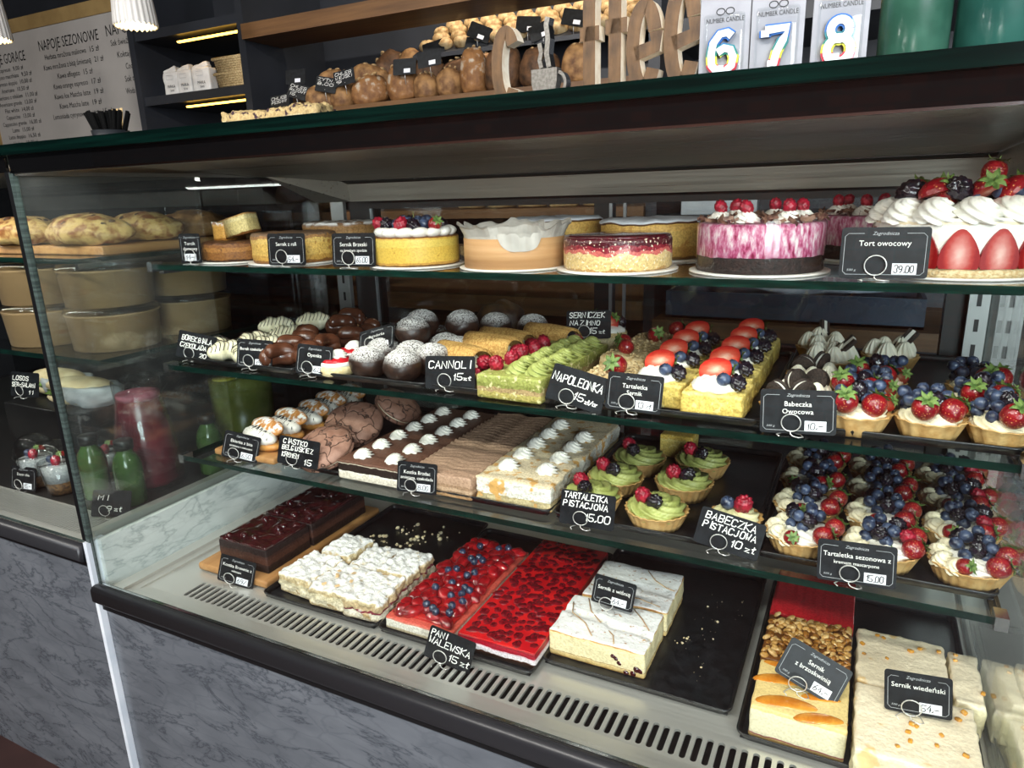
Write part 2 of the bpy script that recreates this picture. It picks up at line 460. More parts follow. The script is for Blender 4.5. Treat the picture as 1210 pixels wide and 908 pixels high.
def put(name, g, mats, parent=None, loc=(0, 0, 0), rot=(0, 0, 0), scl=1, smooth=True):
    """one mesh object; g is a shape or a ready mesh"""
    me = g if isinstance(g, bpy.types.Mesh) else make_mesh(name, g, mats, smooth)
    o = bpy.data.objects.new(name, me); COL.objects.link(o)
    o.location = loc; o.rotation_euler = rot
    o.scale = (scl,) * 3 if not hasattr(scl, '__len__') else scl
    if parent: o.parent = parent
    return o

def tag_obj(o, label, cat, group=None):
    o['label'] = label; o['category'] = cat
    if group: o['group'] = group
    return o

def thing(name, label, cat, loc=(0, 0, 0), rz=0, group=None, rot=None):
    o = bpy.data.objects.new(name, None); COL.objects.link(o)
    o.empty_display_size = 0.03
    o.location = loc; o.rotation_euler = rot if rot else (0, 0, rz)
    return tag_obj(o, label, cat, group)

def copy_tree(o, parent=None):
    c = o.copy(); COL.objects.link(c); c.parent = parent
    for ch in list(o.children): copy_tree(ch, c)
    return c

def dup(root, loc, rz=0, label=None, group=None, rot=None, scl=None):
    c = copy_tree(root)
    c.location = loc; c.rotation_euler = rot if rot else (0, 0, rz)
    if label: c['label'] = label
    if group: c['group'] = group
    if scl: c.scale = (scl,) * 3
    return c

def struct(name, g, mats, smooth=False, parent=None, **k):
    o = put(name, g, mats, parent, smooth=smooth, **k)
    if not parent: o['kind'] = 'structure'
    return o

# printed lettering: font outlines turned into a flat mesh
def text_geo(s, size, width=None, align='CENTER', shear=0.0, extrude=0.0, even=False):
    cu = bpy.data.curves.new('lettering', 'FONT')
    cu.body = s; cu.size = size; cu.align_x = align; cu.align_y = 'CENTER'; cu.shear = shear; cu.extrude = extrude
    cu.resolution_u = 2
    o = bpy.data.objects.new('lettering', cu); COL.objects.link(o)
    bpy.context.view_layer.update()
    dg = bpy.context.evaluated_depsgraph_get()
    me = bpy.data.meshes.new_from_object(o.evaluated_get(dg))
    V = [tuple(v.co) for v in me.vertices]; F = [tuple(p.vertices) for p in me.polygons]
    bpy.data.objects.remove(o); bpy.data.curves.remove(cu); bpy.data.meshes.remove(me)
    k = 1.0
    if width and V:
        w = max(v[0] for v in V) - min(v[0] for v in V)
        if w > 1e-6: k = width / w
    kz = min(1.0, k) if even else 1.0
    if even: k = min(1.0, k)
    return [(x * k, -z, y * kz) for x, y, z in V], F      # upright, facing -Y

# hand-lettered capitals: strokes on a 4 x 6 grid
FONT = dict(A='00 26 40|12 32', B='00 06 36 44 33 03|33 41 30 00', C='45 36 16 05 01 10 30 41', D='00 06 26 44 42 20 00', E='46 06 00 40|03 33', F='46 06 00|03 33',
  G='45 36 16 05 01 10 30 42 22', H='00 06|40 46|03 43', I='20 26', J='36 31 20 10 01', K='00 06|46 03 40', L='06 00 40', M='00 06 23 46 40', N='00 06 40 46',
  O='16 05 01 10 30 41 45 36 16', P='00 06 36 45 44 33 03', R='00 06 36 45 44 33 03|23 40', S='45 36 16 05 04 42 41 30 10 01', T='06 46|26 20', U='06 01 10 30 41 46',
  W='06 10 23 30 46', Y='06 23 46|23 20', Z='06 46 00 40', V='06 20 46', z='03 33 00 30', l='15 10 20|03 24', o='03 00 30 33 03', r='00 03|02 13 23', e='01 31 32 23 13 01 10 30', k='00 05|23 01 30', q='33 13 01 10 31|35 30')
FONT.update({'0': '16 05 01 10 30 41 45 36 16', '1': '14 26 20', '2': '05 16 36 45 44 00 40', '3': '05 16 36 45 33 41 30 10 01', '4': '36 02 42|34 30', '5': '46 06 03 33 42 41 30 10 01',
  '6': '36 14 01 10 30 41 42 33 13 02', '7': '06 46 10', '8': '13 04 05 16 36 45 44 33 13 02 01 10 30 41 42 33', '9': '43 13 04 05 16 36 45 42 20', ',': '11 00', '-': '03 43', '/': '00 46', '.': '10 20', 'Ł': '06 00 40|02 24'})
def hand(s, h, x=0, z=0, w=None, seed=0, slant=0.12, fit=None):
    """strokes for a hand-written line, left end at x, baseline z, height h"""
    rnd = random.Random(seed + len(s) * 7)
    u = h / 6; out = []; cx = 0
    adv = {'I': 3.0, '1': 3.6, ',': 2.2, '.': 2.6, ' ': 1.6, 'z': 4.2, 'l': 3.0, 'o': 4.2}
    for ch in s:
        if ch in FONT:
            dz = rnd.uniform(-0.3, 0.3); k = rnd.uniform(0.92, 1.06)
            for st in FONT[ch].split('|'):
                out.append([((cx + int(q[0]) * k + int(q[1]) * slant + rnd.uniform(-.12, .12)) * u, (int(q[1]) * k + dz) * u) for q in st.split()])
        cx += adv.get(ch, 5.4)
    sx = 1.0
    if fit: sx = fit / (cx * u)
    return [[(x + a * sx, z + b) for a, b in st] for st in out]

# ------------------------------------------------------------------ the room
floor_m = M('dark_floor', '#2e1d1b', '#3a2522', sc=5, rough=0.45)
dark_wall = M('charcoal_wall', '#1d1f24', '#25272d', sc=4, rough=0.7)
dark_ceiling = M('dark_ceiling', '#17181b', rough=0.8)
plaster = M('grey_plaster', '#4a4744', '#55524e', sc=4, rough=0.8)
struct('floor', box(-6, 3.2, -2.6, 2.75, -0.05, 0), floor_m)
struct('ceiling', box(-6, 3.2, -2.6, 2.75, 2.9, 2.95), M('white_ceiling', '#cdc8c0', rough=0.8))
struct('trim_1', box(-6, 3.2, 1.9, 2.75, 2.6, 2.9), dark_ceiling)
struct('wall_back', box(-6, 3.2, 2.66, 2.75, 0, 2.9), dark_wall)
struct('wall_left', box(-6.05, -6, -2.6, 2.75, 0, 2.9), dark_wall)
struct('wall_right', box(3.2, 3.25, -2.6, 2.75, 0, 2.9), plaster)
struct('wall_front', join(box(-6, 0.9, -2.7, -2.6, 0, 2.9), box(3.1, 3.2, -2.7, -2.6, 0, 2.9), box(0.9, 3.1, -2.7, -2.6, 0, 0.75), box(0.9, 3.1, -2.7, -2.6, 2.75, 2.9)), BRICK('brick_wall'))
struct('window_1', join(box(0.9, 0.96, -2.68, -2.6, 0.75, 2.75), box(3.04, 3.1, -2.68, -2.6, 0.75, 2.75), box(0.96, 3.04, -2.68, -2.6, 0.75, 0.81), box(0.96, 3.04, -2.68, -2.6, 2.69, 2.75), box(1.98, 2.03, -2.68, -2.6, 0.81, 2.69)), black_frame)

# ------------------------------------------------------------------ the pastry display case
YF, XL, XR, YB = 0.70, -1.262, 0.62, 1.47
Z1, Z2, Z3, ZD = 1.153, 0.954, 0.760, 0.542
case = thing('pastry_display_case', 'long glass pastry display case with three glass shelves above a slotted steel deck', 'display case', (-0.4, YF, 0))
def cp(name, g, mats, smooth=False, parent=case, off=(-0.4, YF, 0)):
    return put(name, xf(g, (-off[0], -off[1], -off[2])), mats, parent, smooth=smooth)
def sp(name, g, mats, parent, smooth=False):      # sub-part given in world coordinates
    return cp(name, g, mats, smooth, parent)

def profile_x(pts, x0, x1):
    """closed outline in (y, z) pulled along X"""
    n = len(pts)
    V = [(x0, y, z) for y, z in pts] + [(x1, y, z) for y, z in pts]
    F = [tuple((i, n + i, n + (i + 1) % n, (i + 1) % n)) for i in range(n)] + [tuple(range(n)), tuple(range(2 * n - 1, n - 1, -1))]
    return V, F

def rounded(y0, y1, z0, z1, r, n=5):
    o = []
    for cy, cz, a0 in ((y1 - r, z1 - r, 0), (y0 + r, z1 - r, 90), (y0 + r, z0 + r, 180), (y1 - r, z0 + r, 270)):
        for i in range(n + 1):
            a = RD(a0 + 90 * i / n); o.append((cy + r * cos(a), cz + r * sin(a)))
    return o

def pane(x0, x1, y0, y1, z0, z1, axis):
    """glass slab: broad faces 0, narrow edges 1"""
    g = box(x0, x1, y0, y1, z0, z1)
    broad = {'z': (0, 1), 'y': (2, 3), 'x': (4, 5)}[axis]
    return g[0], g[1], [0 if i in broad else 1 for i in range(6)]

cp('front_marble_panel', box(XL, XR, 0.705, 0.73, 0.0, 0.512), marble_front)
cp('marble_edge_strip', box(XL - 0.012, XL - 0.002, 0.694, 0.73, 0.0, 0.652), marble_edge)
cp('marble_side_panel', box(XL - 0.002, XL + 0.010, 0.715, YB, 0.40, 0.652), marble_side)
cp('bumper_rail', profile_x(rounded(0.682, 0.703, 0.530, 0.566, 0.009), XL + 0.001, XR), black_profile, True)
cp('shadow_gap_strip', box(XL + 0.002, XR, 0.698, 0.706, 0.510, 0.531), black_frame)
cp('deck_front_strip', profile_x([(0.7035, 0.560), (0.7055, 0.563), (0.711, 0.5505), (0.757, 0.5425), (0.757, 0.538), (0.7035, 0.545)], XL + 0.010, XR), steel_deck)
cp('deck_rear_plate', box(XL + 0.010, XR, 0.818, YB, 0.534, 0.541), steel_deck)
cp('air_well', join(box(XL + 0.010, XR, 0.757, 0.818, 0.458, 0.46), box(XL + 0.010, XR, 0.755, 0.757, 0.458, 0.538), box(XL + 0.010, XR, 0.818, 0.820, 0.458, 0.534)), M('well_black', '#040404', rough=0.9, spec=0.1))
cp('deck_side_ledge', join(box(XL + 0.010, XL + 0.040, 0.712, YB, 0.541, 0.552), box(XL + 0.040, XL + 0.058, 0.712, YB, 0.541, 0.5455)), steel_deck)
def grille(x0, x1, n, y0, y1, z, hw, m=0.006, depth=0.004):
    V, F = [], []
    pitch = (x1 - x0) / n
    def poly(ps): 
        o = len(V); V.extend((x, y, z) for x, y in ps); F.append(tuple(range(o, o + len(ps))))
    for i in range(n):
        a, b = x0 + i * pitch, x0 + (i + 1) * pitch; c = (a + b) / 2
        f0, f1 = y0 + m + hw, y1 - m - hw
        la = [(c - hw * sin(t), f0 - hw * cos(t)) for t in [pi / 2 * k / 4 for k in range(5)]]
        lb = [(c - hw * cos(t), f1 + hw * sin(t)) for t in [pi / 2 * k / 4 for k in range(5)]]
        left = la + lb
        poly([(a, y1), (a, y0), (c, y0)] + left + [(c, y1)])
        poly([(b, y0), (b, y1), (c, y1)] + [(2 * c - x, y) for x, y in reversed(left)] + [(c, y0)])
        ring = left + [(2 * c - x, y) for x, y in reversed(left)]
        o = len(V); k = len(ring)
        V.extend((x, y, z) for x, y in ring); V.extend((x, y, z - depth) for x, y in ring)
        for j in range(k): F.append((o + j, o + (j + 1) % k, o + k + (j + 1) % k, o + k + j))
    return V, F
cp('vent_grille', grille(-1.112, 0.62, 117, 0.757, 0.818, 0.5425, 0.0043), steel_deck)
cp('grille_end_plate', box(XL + 0.058, -1.112, 0.757, 0.818, 0.5405, 0.5425), steel_deck)

front = cp('front_glass', pane(XL + 0.002, XR, YF, YF + 0.006, 0.566, 1.320, 'y'), [glass, pale_edge])
cp('side_glass', pane(XL - 0.006, XL + 0.002, YF, 1.060, 0.652, 1.320, 'x'), [glass_side, glass_side])
cp('glass_front_edge', box(XL - 0.007, XL + 0.003, YF - 0.002, YF + 0.004, 0.652, 1.320), pale_edge)
cp('rear_side_glass', pane(XL - 0.006, XL + 0.002, 1.066, YB, 0.652, 1.320, 'x'), [glass_rear, glass_rear])
cp('side_top_trim', box(XL - 0.008, XL + 0.006, YF, YB, 1.316, 1.323), chrome)
cp('divider_glass', pane(0.200, 0.206, 0.72, YB - 0.02, 0.546, 1.29, 'x'), [glass, pale_edge])
cp('bumper_trim', box(XL + 0.002, XR, 0.6985, 0.7035, 0.5655, 0.5675), chrome)
cp('top_pane', pane(XL - 0.006, XR, 0.692, YB + 0.01, 1.348, 1.364, 'z'), [GLASS('top_glass', tint=(0.30, 0.36, 0.35), gain=2.0), dark_green_edge])
cp('header_band', box(XL - 0.004, XR, 0.700, 0.705, 1.3215, 1.3478), dark_glass)
cp('band_trim', box(XL - 0.004, XR, 0.6985, 0.7065, 1.3190, 1.3215), chrome)
# LED tube housing behind the band
led = cp('led_housing', box(XL + 0.02, XR, 0.712, 0.752, 1.330, 1.346), steel)
# brushed steel header inside: two sloping sheets and an upright lip, with dark seams between them
def sloped(y0, z0, y1, z1, x0, x1, t=0.004):
    return profile_x([(y0, z0), (y1, z1), (y1, z1 + t), (y0, z0 + t)], x0, x1)
def zline(y): return 1.345 + (1.304 - 1.345) * (y - 0.76) / (1.40 - 0.76)
cp('header_sheet', sloped(0.755, 1.3395, 1.02, zline(1.02), XL + 0.01, 0.30), steel)
cp('header_sheet', sloped(1.024, zline(1.024) + 0.0025, 1.395, zline(1.395) + 0.0005, XL + 0.01, 0.30), steel)
cp('header_seam', sloped(1.385, 1.3040, 1.402, 1.2960, -1.16, 0.185, 0.010), black_frame)
cp('header_lip', profile_x([(1.398, 1.2975), (1.405, 1.2565), (1.410, 1.2565), (1.406, 1.300)], -1.145, 0.172), steel)
def quad(a, b, c, d): return [a, b, c, d], [(0, 1, 2, 3)]
cp('header_end_plate', join(([(0.172, 1.398, 1.303), (0.172, 1.405, 1.2565), (0.196, 1.20, 1.2565), (0.196, 1.08, 1.322), (0.174, 1.402, 1.303), (0.174, 1.409, 1.2565), (0.198, 1.204, 1.2565), (0.198, 1.084, 1.322)], [(0, 1, 2, 3), (7, 6, 5, 4), (0, 3, 7, 4), (1, 5, 6, 2)])), steel)
cp('header_end_plate', join(([(-1.145, 1.398, 1.303), (-1.145, 1.405, 1.2565), (-1.215, 1.36, 1.2565), (-1.235, 1.22, 1.318), (-1.147, 1.402, 1.303), (-1.147, 1.409, 1.2565), (-1.217, 1.364, 1.2565), (-1.237, 1.224, 1.318)], [(3, 2, 1, 0), (4, 5, 6, 7), (4, 7, 3, 0), (2, 6, 5, 1)])), steel)
# rear frame with sliding glass doors
for x0, x1 in ((-1.196, -1.128), (-0.533, -0.497), (0.135, 0.17)):
    cp('rear_post', box(x0, x1, YB - 0.01, YB + 0.03, 0.55, 1.262), black_frame)
cp('rear_rail', box(-1.25, XR, YB - 0.012, YB + 0.03, 1.238, 1.258), black_frame)
cp('rear_rail', box(-1.25, XR, YB - 0.012, YB + 0.03, 0.541, 0.585), black_frame)
alu = M('aluminium_edge', '#9aa1a6', rough=0.3, metal=0.8)
for x in (-0.497, -0.466, -1.128):
    cp('door_edge_trim', box(x, x + 0.006, YB - 0.016, YB - 0.010, 0.585, 1.238), alu)
for x0, x1 in ((-1.128, -0.533), (-0.497, 0.135), (0.17, XR)):
    cp('rear_glass_door', pane(x0, x1, YB + 0.006, YB + 0.010, 0.585, 1.238, 'y'), [glass_rear, green_edge])
# slotted steel uprights that carry the shelves
upm = M('upright_steel', '#a9abaa', rough=0.35, metal=0.9)
for x0, x1 in ((-1.240, -1.200), (0.168, 0.199), (0.212, 0.25)):
    u = cp('shelf_upright', box(x0, x1, YB - 0.03, YB - 0.018, 0.545, 1.27), upm)
    for i in range(14): sp('upright_slot', box((x0 + x1) / 2 - 0.004, (x0 + x1) / 2 + 0.003, YB - 0.0305, YB - 0.0295, 0.60 + 0.045 * i, 0.622 + 0.045 * i), black_frame, u)
# glass shelves with chrome end clips
clip_m = M('clip_chrome', '#c9ccce', rough=0.22, metal=1)
for z in (Z1, Z2, Z3):
    s = cp('glass_shelf', pane(-1.232, 0.186, 0.900, 1.445, z - 0.010, z, 'z'), [glass, green_edge])
    for xa in (-1.236, 0.176):
        sp('end_clip', join(box(xa, xa + 0.014, 0.894, 0.918, z - 0.014, z + 0.004), box(xa, xa + 0.014, 0.918, 1.44, z - 0.020, z - 0.0105)), clip_m, s)

# ------------------------------------------------------------------ neighbouring (higher) display case
nb = thing('sandwich_display_case', 'neighbouring glass counter case with higher deck holding sandwiches and juices', 'display case', (-1.95, YF, 0))
NO = (-1.95, YF, 0)
def np_(name, g, mats, smooth=False, parent=nb): return cp(name, g, mats, smooth, parent, NO)
NX0, NX1 = -2.9, XL - 0.015
np_('front_marble_panel', box(NX0, NX1, 0.705, 0.73, 0.0, 0.600), marble_front)
np_('bumper_rail', profile_x(rounded(0.682, 0.703, 0.612, 0.648, 0.009), NX0, NX1), black_profile, True)
np_('shadow_gap_strip', box(NX0, NX1, 0.698, 0.706, 0.598, 0.613), black_frame)
np_('deck_front_strip', box(NX0, NX1, 0.704, 0.72, 0.638, 0.646), steel_deck)
np_('vent_grille', grille(NX0, NX1 - 0.02, 190, 0.72, 0.80, 0.6455, 0.0024, 0.003), steel_deck)
np_('air_well', box(NX0, NX1, 0.72, 0.80, 0.60, 0.602), MATS['well_black'])
np_('deck_plate', box(NX0, NX1, 0.80, YB, 0.636, 0.645), M('dark_deck', '#3a3c3d', rough=0.35, metal=0.7))
np_('deck_side_ledge', box(NX1 - 0.02, NX1, 0.72, YB, 0.645, 0.662), steel_deck)
np_('front_glass', pane(NX0, NX1 + 0.002, YF, YF + 0.006, 0.648, 1.320, 'y'), [glass, pale_edge])
np_('joint_seal', box(NX1 - 0.001, NX1 + 0.008, YF - 0.003, YF + 0.012, 0.655, 1.322), black_frame)
np_('top_pane', pane(NX0, NX1 + 0.004, 0.692, YB + 0.01, 1.348, 1.364, 'z'), [MATS['top_glass'], dark_green_edge])
np_('header_band', box(NX0, NX1, 0.700, 0.705, 1.3215, 1.3478), dark_glass)
np_('header_sheet', box(NX0, NX1 - 0.01, 0.76, YB, 1.335, 1.340), steel)
np_('rear_panel', box(NX0, NX1, YB, YB + 0.01, 0.64, 1.34), [GLASS('smoked_glass', tint=(0.35, 0.38, 0.40), gain=1.2)])
for z in (1.172, 0.980):
    s = np_('glass_shelf', pane(NX0 + 0.02, NX1 - 0.012, 0.80, 1.43, z - 0.010, z, 'z'), [glass, green_edge])
    np_('shelf_clip', box(NX1 - 0.014, NX1 - 0.004, 0.79, 1.43, z - 0.018, z - 0.008), clip_m, False, s)

# ------------------------------------------------------------------ black trays and wooden boards on the shelves
def tray(x0, x1, y0, y1, z, label, group='black enamel baking trays'):
    w, d = x1 - x0, y1 - y0
    t = thing('baking_tray', label, 'tray', ((x0 + x1) / 2, (y0 + y1) / 2, z), 0, group)
    lip, th = 0.011, 0.0016
    put('tray_floor', rslab(w - 0.008, d - 0.008, th, 0.0006, (2, 2, 1)), tray_black, t)
    path = [(-w/2, -d/2), (w/2, -d/2), (w/2, d/2), (-w/2, d/2)]
    V, F = [], []
    r = 0.012; ring = []
    for (cx, cy), a0 in zip(((w/2 - r, -d/2 + r), (w/2 - r, d/2 - r), (-w/2 + r, d/2 - r), (-w/2 + r, -d/2 + r)), (-90, 0, 90, 180)):
        for i in range(5): ring.append((cx + r * cos(RD(a0 + 22.5 * i)), cy + r * sin(RD(a0 + 22.5 * i))))
    n = len(ring)
    prof = [(-0.006, 0.0006), (-0.001, lip), (0.000, lip + 0.0008), (0.0015, lip), (0.0012, lip - 0.002), (-0.0035, 0.0)]
    for o, z0 in prof:
        for x, y in ring:
            k = Vector((x, y)); kk = k * (1 + o / max(w, d) * 2)
            V.append((x + o * (1 if x > 0 else -1), y + o * (1 if y > 0 else -1), z0))
    for j in range(len(prof)):
        for i in range(n):
            a, b = j * n, ((j + 1) % len(prof)) * n
            F.append((a + i, b + i, b + (i + 1) % n, a + (i + 1) % n))
    put('tray_rim', (V, F), tray_black, t)
    return t
TT = 0.0018
for x0, x1, y1, what in ((-1.214, -0.925, 1.31, 'black baking tray under the stripe-iced and chocolate croissants'), (-0.920, -0.635, 1.31, 'black baking tray under the powdered chocolate balls'),
        (-0.628, -0.402, 1.36, 'black baking tray under the cannoli and the green pistachio slice'), (-0.396, -0.105, 1.36, 'black baking tray under the crumble loaves and the cheesecake squares'), (-0.100, 0.184, 1.41, 'black baking tray under the cookie tartlets and large berry tartlets')):
    tray(x0, x1, 0.926, y1, Z2, what)
for x0, x1, what in ((-1.000, -0.705, 'black baking tray under the chocolate whoopie cakes'), (-0.698, -0.418, 'black baking tray under the coffee mousse and cream slabs'),
        (-0.411, -0.108, 'black baking tray under the pistachio tartlets'), (-0.100, 0.184, 'black baking tray under the twelve seasonal berry tartlets')):
    tray(x0, x1, 0.936, 1.34, Z3, what)
for x0, x1, y0, y1, what in ((-0.962, -0.700, 0.822, 1.24, 'black baking tray with crumbs behind the sugar-dusted puff squares'), (-0.694, -0.402, 0.822, 1.22, 'black baking tray under the two red jelly slabs'),
        (-0.402, -0.112, 0.862, 1.25, 'half-empty black baking tray beside the sugar-dusted cherry cheesecake'), (-0.098, 0.190, 0.828, 1.25, 'black baking tray under nut slab, peach cheesecake and glazed cheesecake')):
    tray(x0, x1, y0, y1, ZD, what)
def board(name, x0, x1, y0, y1, z, h, label):
    return tag_obj(put(name, rslab(x1 - x0, y1 - y0, h, 0.005, (4, 4, 1)), oak, loc=((x0 + x1) / 2, (y0 + y1) / 2, z)), label, 'board')
board('serving_board', -1.172, -1.006, 0.93, 1.31, Z3, 0.014, 'oak serving board under the cream eclairs')
board('serving_board', -1.160, -0.972, 0.842, 1.20, ZD + 0.001, 0.016, 'long oak serving board under the cherry chocolate cake')

# ------------------------------------------------------------------ berries and cream (meshes shared by all copies)
rnd = random.Random(4)
def fib(n):
    g = pi * (3 - 5 ** 0.5)
    return [Vector((cos(g * i) * (1 - (1 - 2 * (i + .5) / n) ** 2) ** .5, sin(g * i) * (1 - (1 - 2 * (i + .5) / n) ** 2) ** .5, 1 - 2 * (i + .5) / n)) for i in range(n)]
def drupe(n, depth):
    pts = fib(n); w = 2.0 / n ** .5
    def fn(p):
        d = min((p - q).length for q in pts)
        return p * (1 + depth * max(-0.6, 1 - (d / w) ** 2 * 1.6))
    return fn
raspberry_m = M('raspberry_red', '#7d0f22', '#a81c34', sc=150, rough=0.42, sss=0.15)
blackberry_m = M('blackberry_black', '#0b090f', '#221a26', sc=150, rough=0.24, spec=0.6)
blueberry_m = M('blueberry_blue', '#151b2e', '#5a6b8c', sc=75, lo=0.38, hi=0.8, rough=0.34)
glossy_blueberry_m = M('glazed_blueberry', '#1a2034', '#39435e', sc=90, lo=0.35, hi=0.75, rough=0.14, coat=0.6)
def straw_mat():
    m, nt, N, L, B = newmat('strawberry_red')
    co = obj_coord(N, L)
    v = N.new('ShaderNodeTexVoronoi'); v.inputs['Scale'].default_value = 330; L.new(co, v.inputs['Vector'])
    rp = ramp_node(N, [(0.16, '#d8a860'), (0.24, '#860f1c')]); L.new(v.outputs['Distance'], rp.inputs['Fac'])
    n = N.new('ShaderNodeTexNoise'); n.inputs['Scale'].default_value = 60; L.new(co, n.inputs['Vector'])
    r2 = ramp_node(N, [(0.35, (0.75, 0.7, 0.7)), (0.7, (1.3, 1.15, 1.1))]); L.new(n.outputs['Fac'], r2.inputs['Fac'])
    mx = N.new('ShaderNodeMix'); mx.data_type = 'RGBA'; mx.blend_type = 'MULTIPLY'; mx.inputs['Factor'].default_value = 1
    L.new(rp.outputs['Color'], mx.inputs['A']); L.new(r2.outputs['Color'], mx.inputs['B']); L.new(mx.outputs['Result'], B.inputs['Base Color'])
    B.inputs['Roughness'].default_value = 0.3; B.inputs['Coat Weight'].default_value = 0.3; B.inputs['Coat Roughness'].default_value = 0.15
    b = N.new('ShaderNodeBump'); b.inputs['Strength'].default_value = 0.5; b.inputs['Distance'].default_value = 0.001
    L.new(v.outputs['Distance'], b.inputs['Height']); L.new(b.outputs[0], B.inputs['Normal'])
    MATS['strawberry_red'] = m
    return m
strawberry_m = straw_mat()
def cut_mat():
    m, nt, N, L, B = newmat('strawberry_cut')
    co = obj_coord(N, L, (1, 1.0, 0.72))
    ln = N.new('ShaderNodeVectorMath'); ln.operation = 'LENGTH'; L.new(co, ln.inputs[0])
    nz = N.new('ShaderNodeTexNoise'); nz.inputs['Scale'].default_value = 260; nz.inputs['Detail'].default_value = 3; L.new(co, nz.inputs['Vector'])
    ad = N.new('ShaderNodeMath'); ad.operation = 'MULTIPLY_ADD'; ad.inputs[1].default_value = 0.006; L.new(nz.outputs['Fac'], ad.inputs[0]); L.new(ln.outputs['Value'], ad.inputs[2])
    ml = N.new('ShaderNodeMath'); ml.operation = 'MULTIPLY'; ml.inputs[1].default_value = 50; L.new(ad.outputs[0], ml.inputs[0])
    rp = ramp_node(N, [(0.22, '#e6b49e'), (0.45, '#d0604a'), (0.68, '#b83024'), (0.88, '#941218')]); L.new(ml.outputs[0], rp.inputs['Fac'])
    L.new(rp.outputs['Color'], B.inputs['Base Color']); B.inputs['Roughness'].default_value = 0.3
    MATS['strawberry_cut'] = m
    return m
strawberry_cut_m = cut_mat()
leaf_m = M('strawberry_leaf', '#3f5a26', '#6f8746', sc=200, rough=0.55)
cream_m = M('whipped_cream', '#e9e5da', '#efece3', sc=40, rough=0.5)
custard_m = M('vanilla_cream', '#e3d9b8', '#ece3c8', sc=40, rough=0.5)
pist_m = M('pistachio_cream', '#959c54', '#a9af68', sc=50, rough=0.45)

def straw_prof(k=1.0):
    return [(0.0012, 0.0), (0.006, 0.0008), (0.0105, 0.004), (0.0135, 0.009), (0.0145, 0.015), (0.0135, 0.021), (0.010, 0.0265), (0.005, 0.0285), (0.0008, 0.0288)]
STRAW = make_mesh('strawberry', lathe(straw_prof(), 18), strawberry_m)
def half_straw():
    V, F, K = [], [], []
    prof = straw_prof(); seg = 10
    for r, z in prof:
        for k in range(seg + 1):
            a = pi * k / seg; V.append((r * cos(a), r * 0.95 * sin(a), z - 0.0144))
    n = seg + 1
    for i in range(len(prof) - 1):
        for k in range(seg): F.append((i * n + k, i * n + k + 1, (i + 1) * n + k + 1, (i + 1) * n + k)); K.append(0)
    F.append(tuple([i * n for i in range(len(prof))][::-1] + [i * n + seg for i in range(len(prof))])); K.append(1)
    return V, F, K
HALF = make_mesh('strawberry_half', half_straw(), [strawberry_m, strawberry_cut_m], smooth=False)
def calyx_geo():
    V, F = [], []
    for i in range(7):
        a = 2 * pi * i / 7; r = 0.013 + 0.002 * (i % 2)
        o = len(V)
        for t, w, h in ((0, .0012, 0.0), (.35, .0036, .0020), (.7, .0026, .0022), (1, .0002, -.001 + .003 * (i % 3))):
            c = Vector((cos(a), sin(a), 0)) * r * t; s = Vector((-sin(a), cos(a), 0)) * w
            V += [tuple(c + s + Vector((0, 0, h))), tuple(c + Vector((0, 0, h + .0008))), tuple(c - s + Vector((0, 0, h)))]
        for j in range(3):
            b = o + 3 * j
            F += [(b, b + 1, b + 4, b + 3), (b + 1, b + 2, b + 5, b + 4)]
    g = tube([(0, 0, 0), (0.0005, 0, .004), (.0015, 0, .007)], .0008, 5)
    return join((V, F), g)
CALYX = make_mesh('leaf_calyx', calyx_geo(), leaf_m)
RASP = make_mesh('raspberry', ell(.0090, .0090, .0112, 30, 20, drupe(44, .15)), raspberry_m)
BLACK = make_mesh('blackberry', ell(.0088, .0088, .0115, 30, 20, drupe(38, .19)), blackberry_m)
def blue_geo():
    prof = [(.0008, -.0078), (.004, -.0070), (.0072, -.0042), (.0085, 0), (.0076, .0040), (.0050, .0066), (.0034, .0072), (.0030, .0078), (.0024, .0072), (.0020, .0062), (.0004, .0060)]
    return lathe(prof, 16, lambda a, t, r, z: (r, z + (.0007 * cos(5 * a) if .6 < t < .85 and z > .0070 else 0)))
BLUE = make_mesh('blueberry', blue_geo(), blueberry_m)
BLUEG = make_mesh('blueberry', blue_geo(), glossy_blueberry_m)

def straw(par, loc, rot, s=1.0, leaf=True):
    o = put('strawberry', STRAW, None, par, loc, rot, s)
    if leaf: put('leaf_calyx', CALYX, None, o, (0, 0, .0282))
    return o
def hstraw(par, loc, rot, s=1.0):
    o = put('strawberry_half', HALF, None, par, loc, rot, s)
    put('leaf_calyx', CALYX, None, o, (0, .004, .0135), (-.3, 0, 0), .8)
    return o
def hdir(par, loc, axis, nrm, s=1.0):
    """half strawberry: stalk end along axis, cut face looking along nrm"""
    z = Vector(axis).normalized(); y = -Vector(nrm); y = (y - z * y.dot(z)).normalized(); x = y.cross(z)
    e = Matrix((x, y, z)).transposed().to_euler()
    o = put('strawberry_half', HALF, None, par, loc, e, s)
    put('leaf_calyx', CALYX, None, o, (0, .004, .0135), (-.3, 0, 0), .7)
    return o
def rasp(par, loc, rot=None, s=1.0): return put('raspberry', RASP, None, par, loc, rot or (rnd.uniform(-.6, .6), rnd.uniform(-.6, .6), rnd.uniform(0, 6)), s)
def blackb(par, loc, rot=None, s=1.0): return put('blackberry', BLACK, None, par, loc, rot or (rnd.uniform(-1, 1), rnd.uniform(-1, 1), rnd.uniform(0, 6)), s)
def blueb(par, loc, rot=None, s=1.0, m=None): return put('blueberry', m or BLUE, None, par, loc, rot or (rnd.uniform(-1.2, .6), rnd.uniform(-.8, .8), rnd.uniform(0, 6)), s)

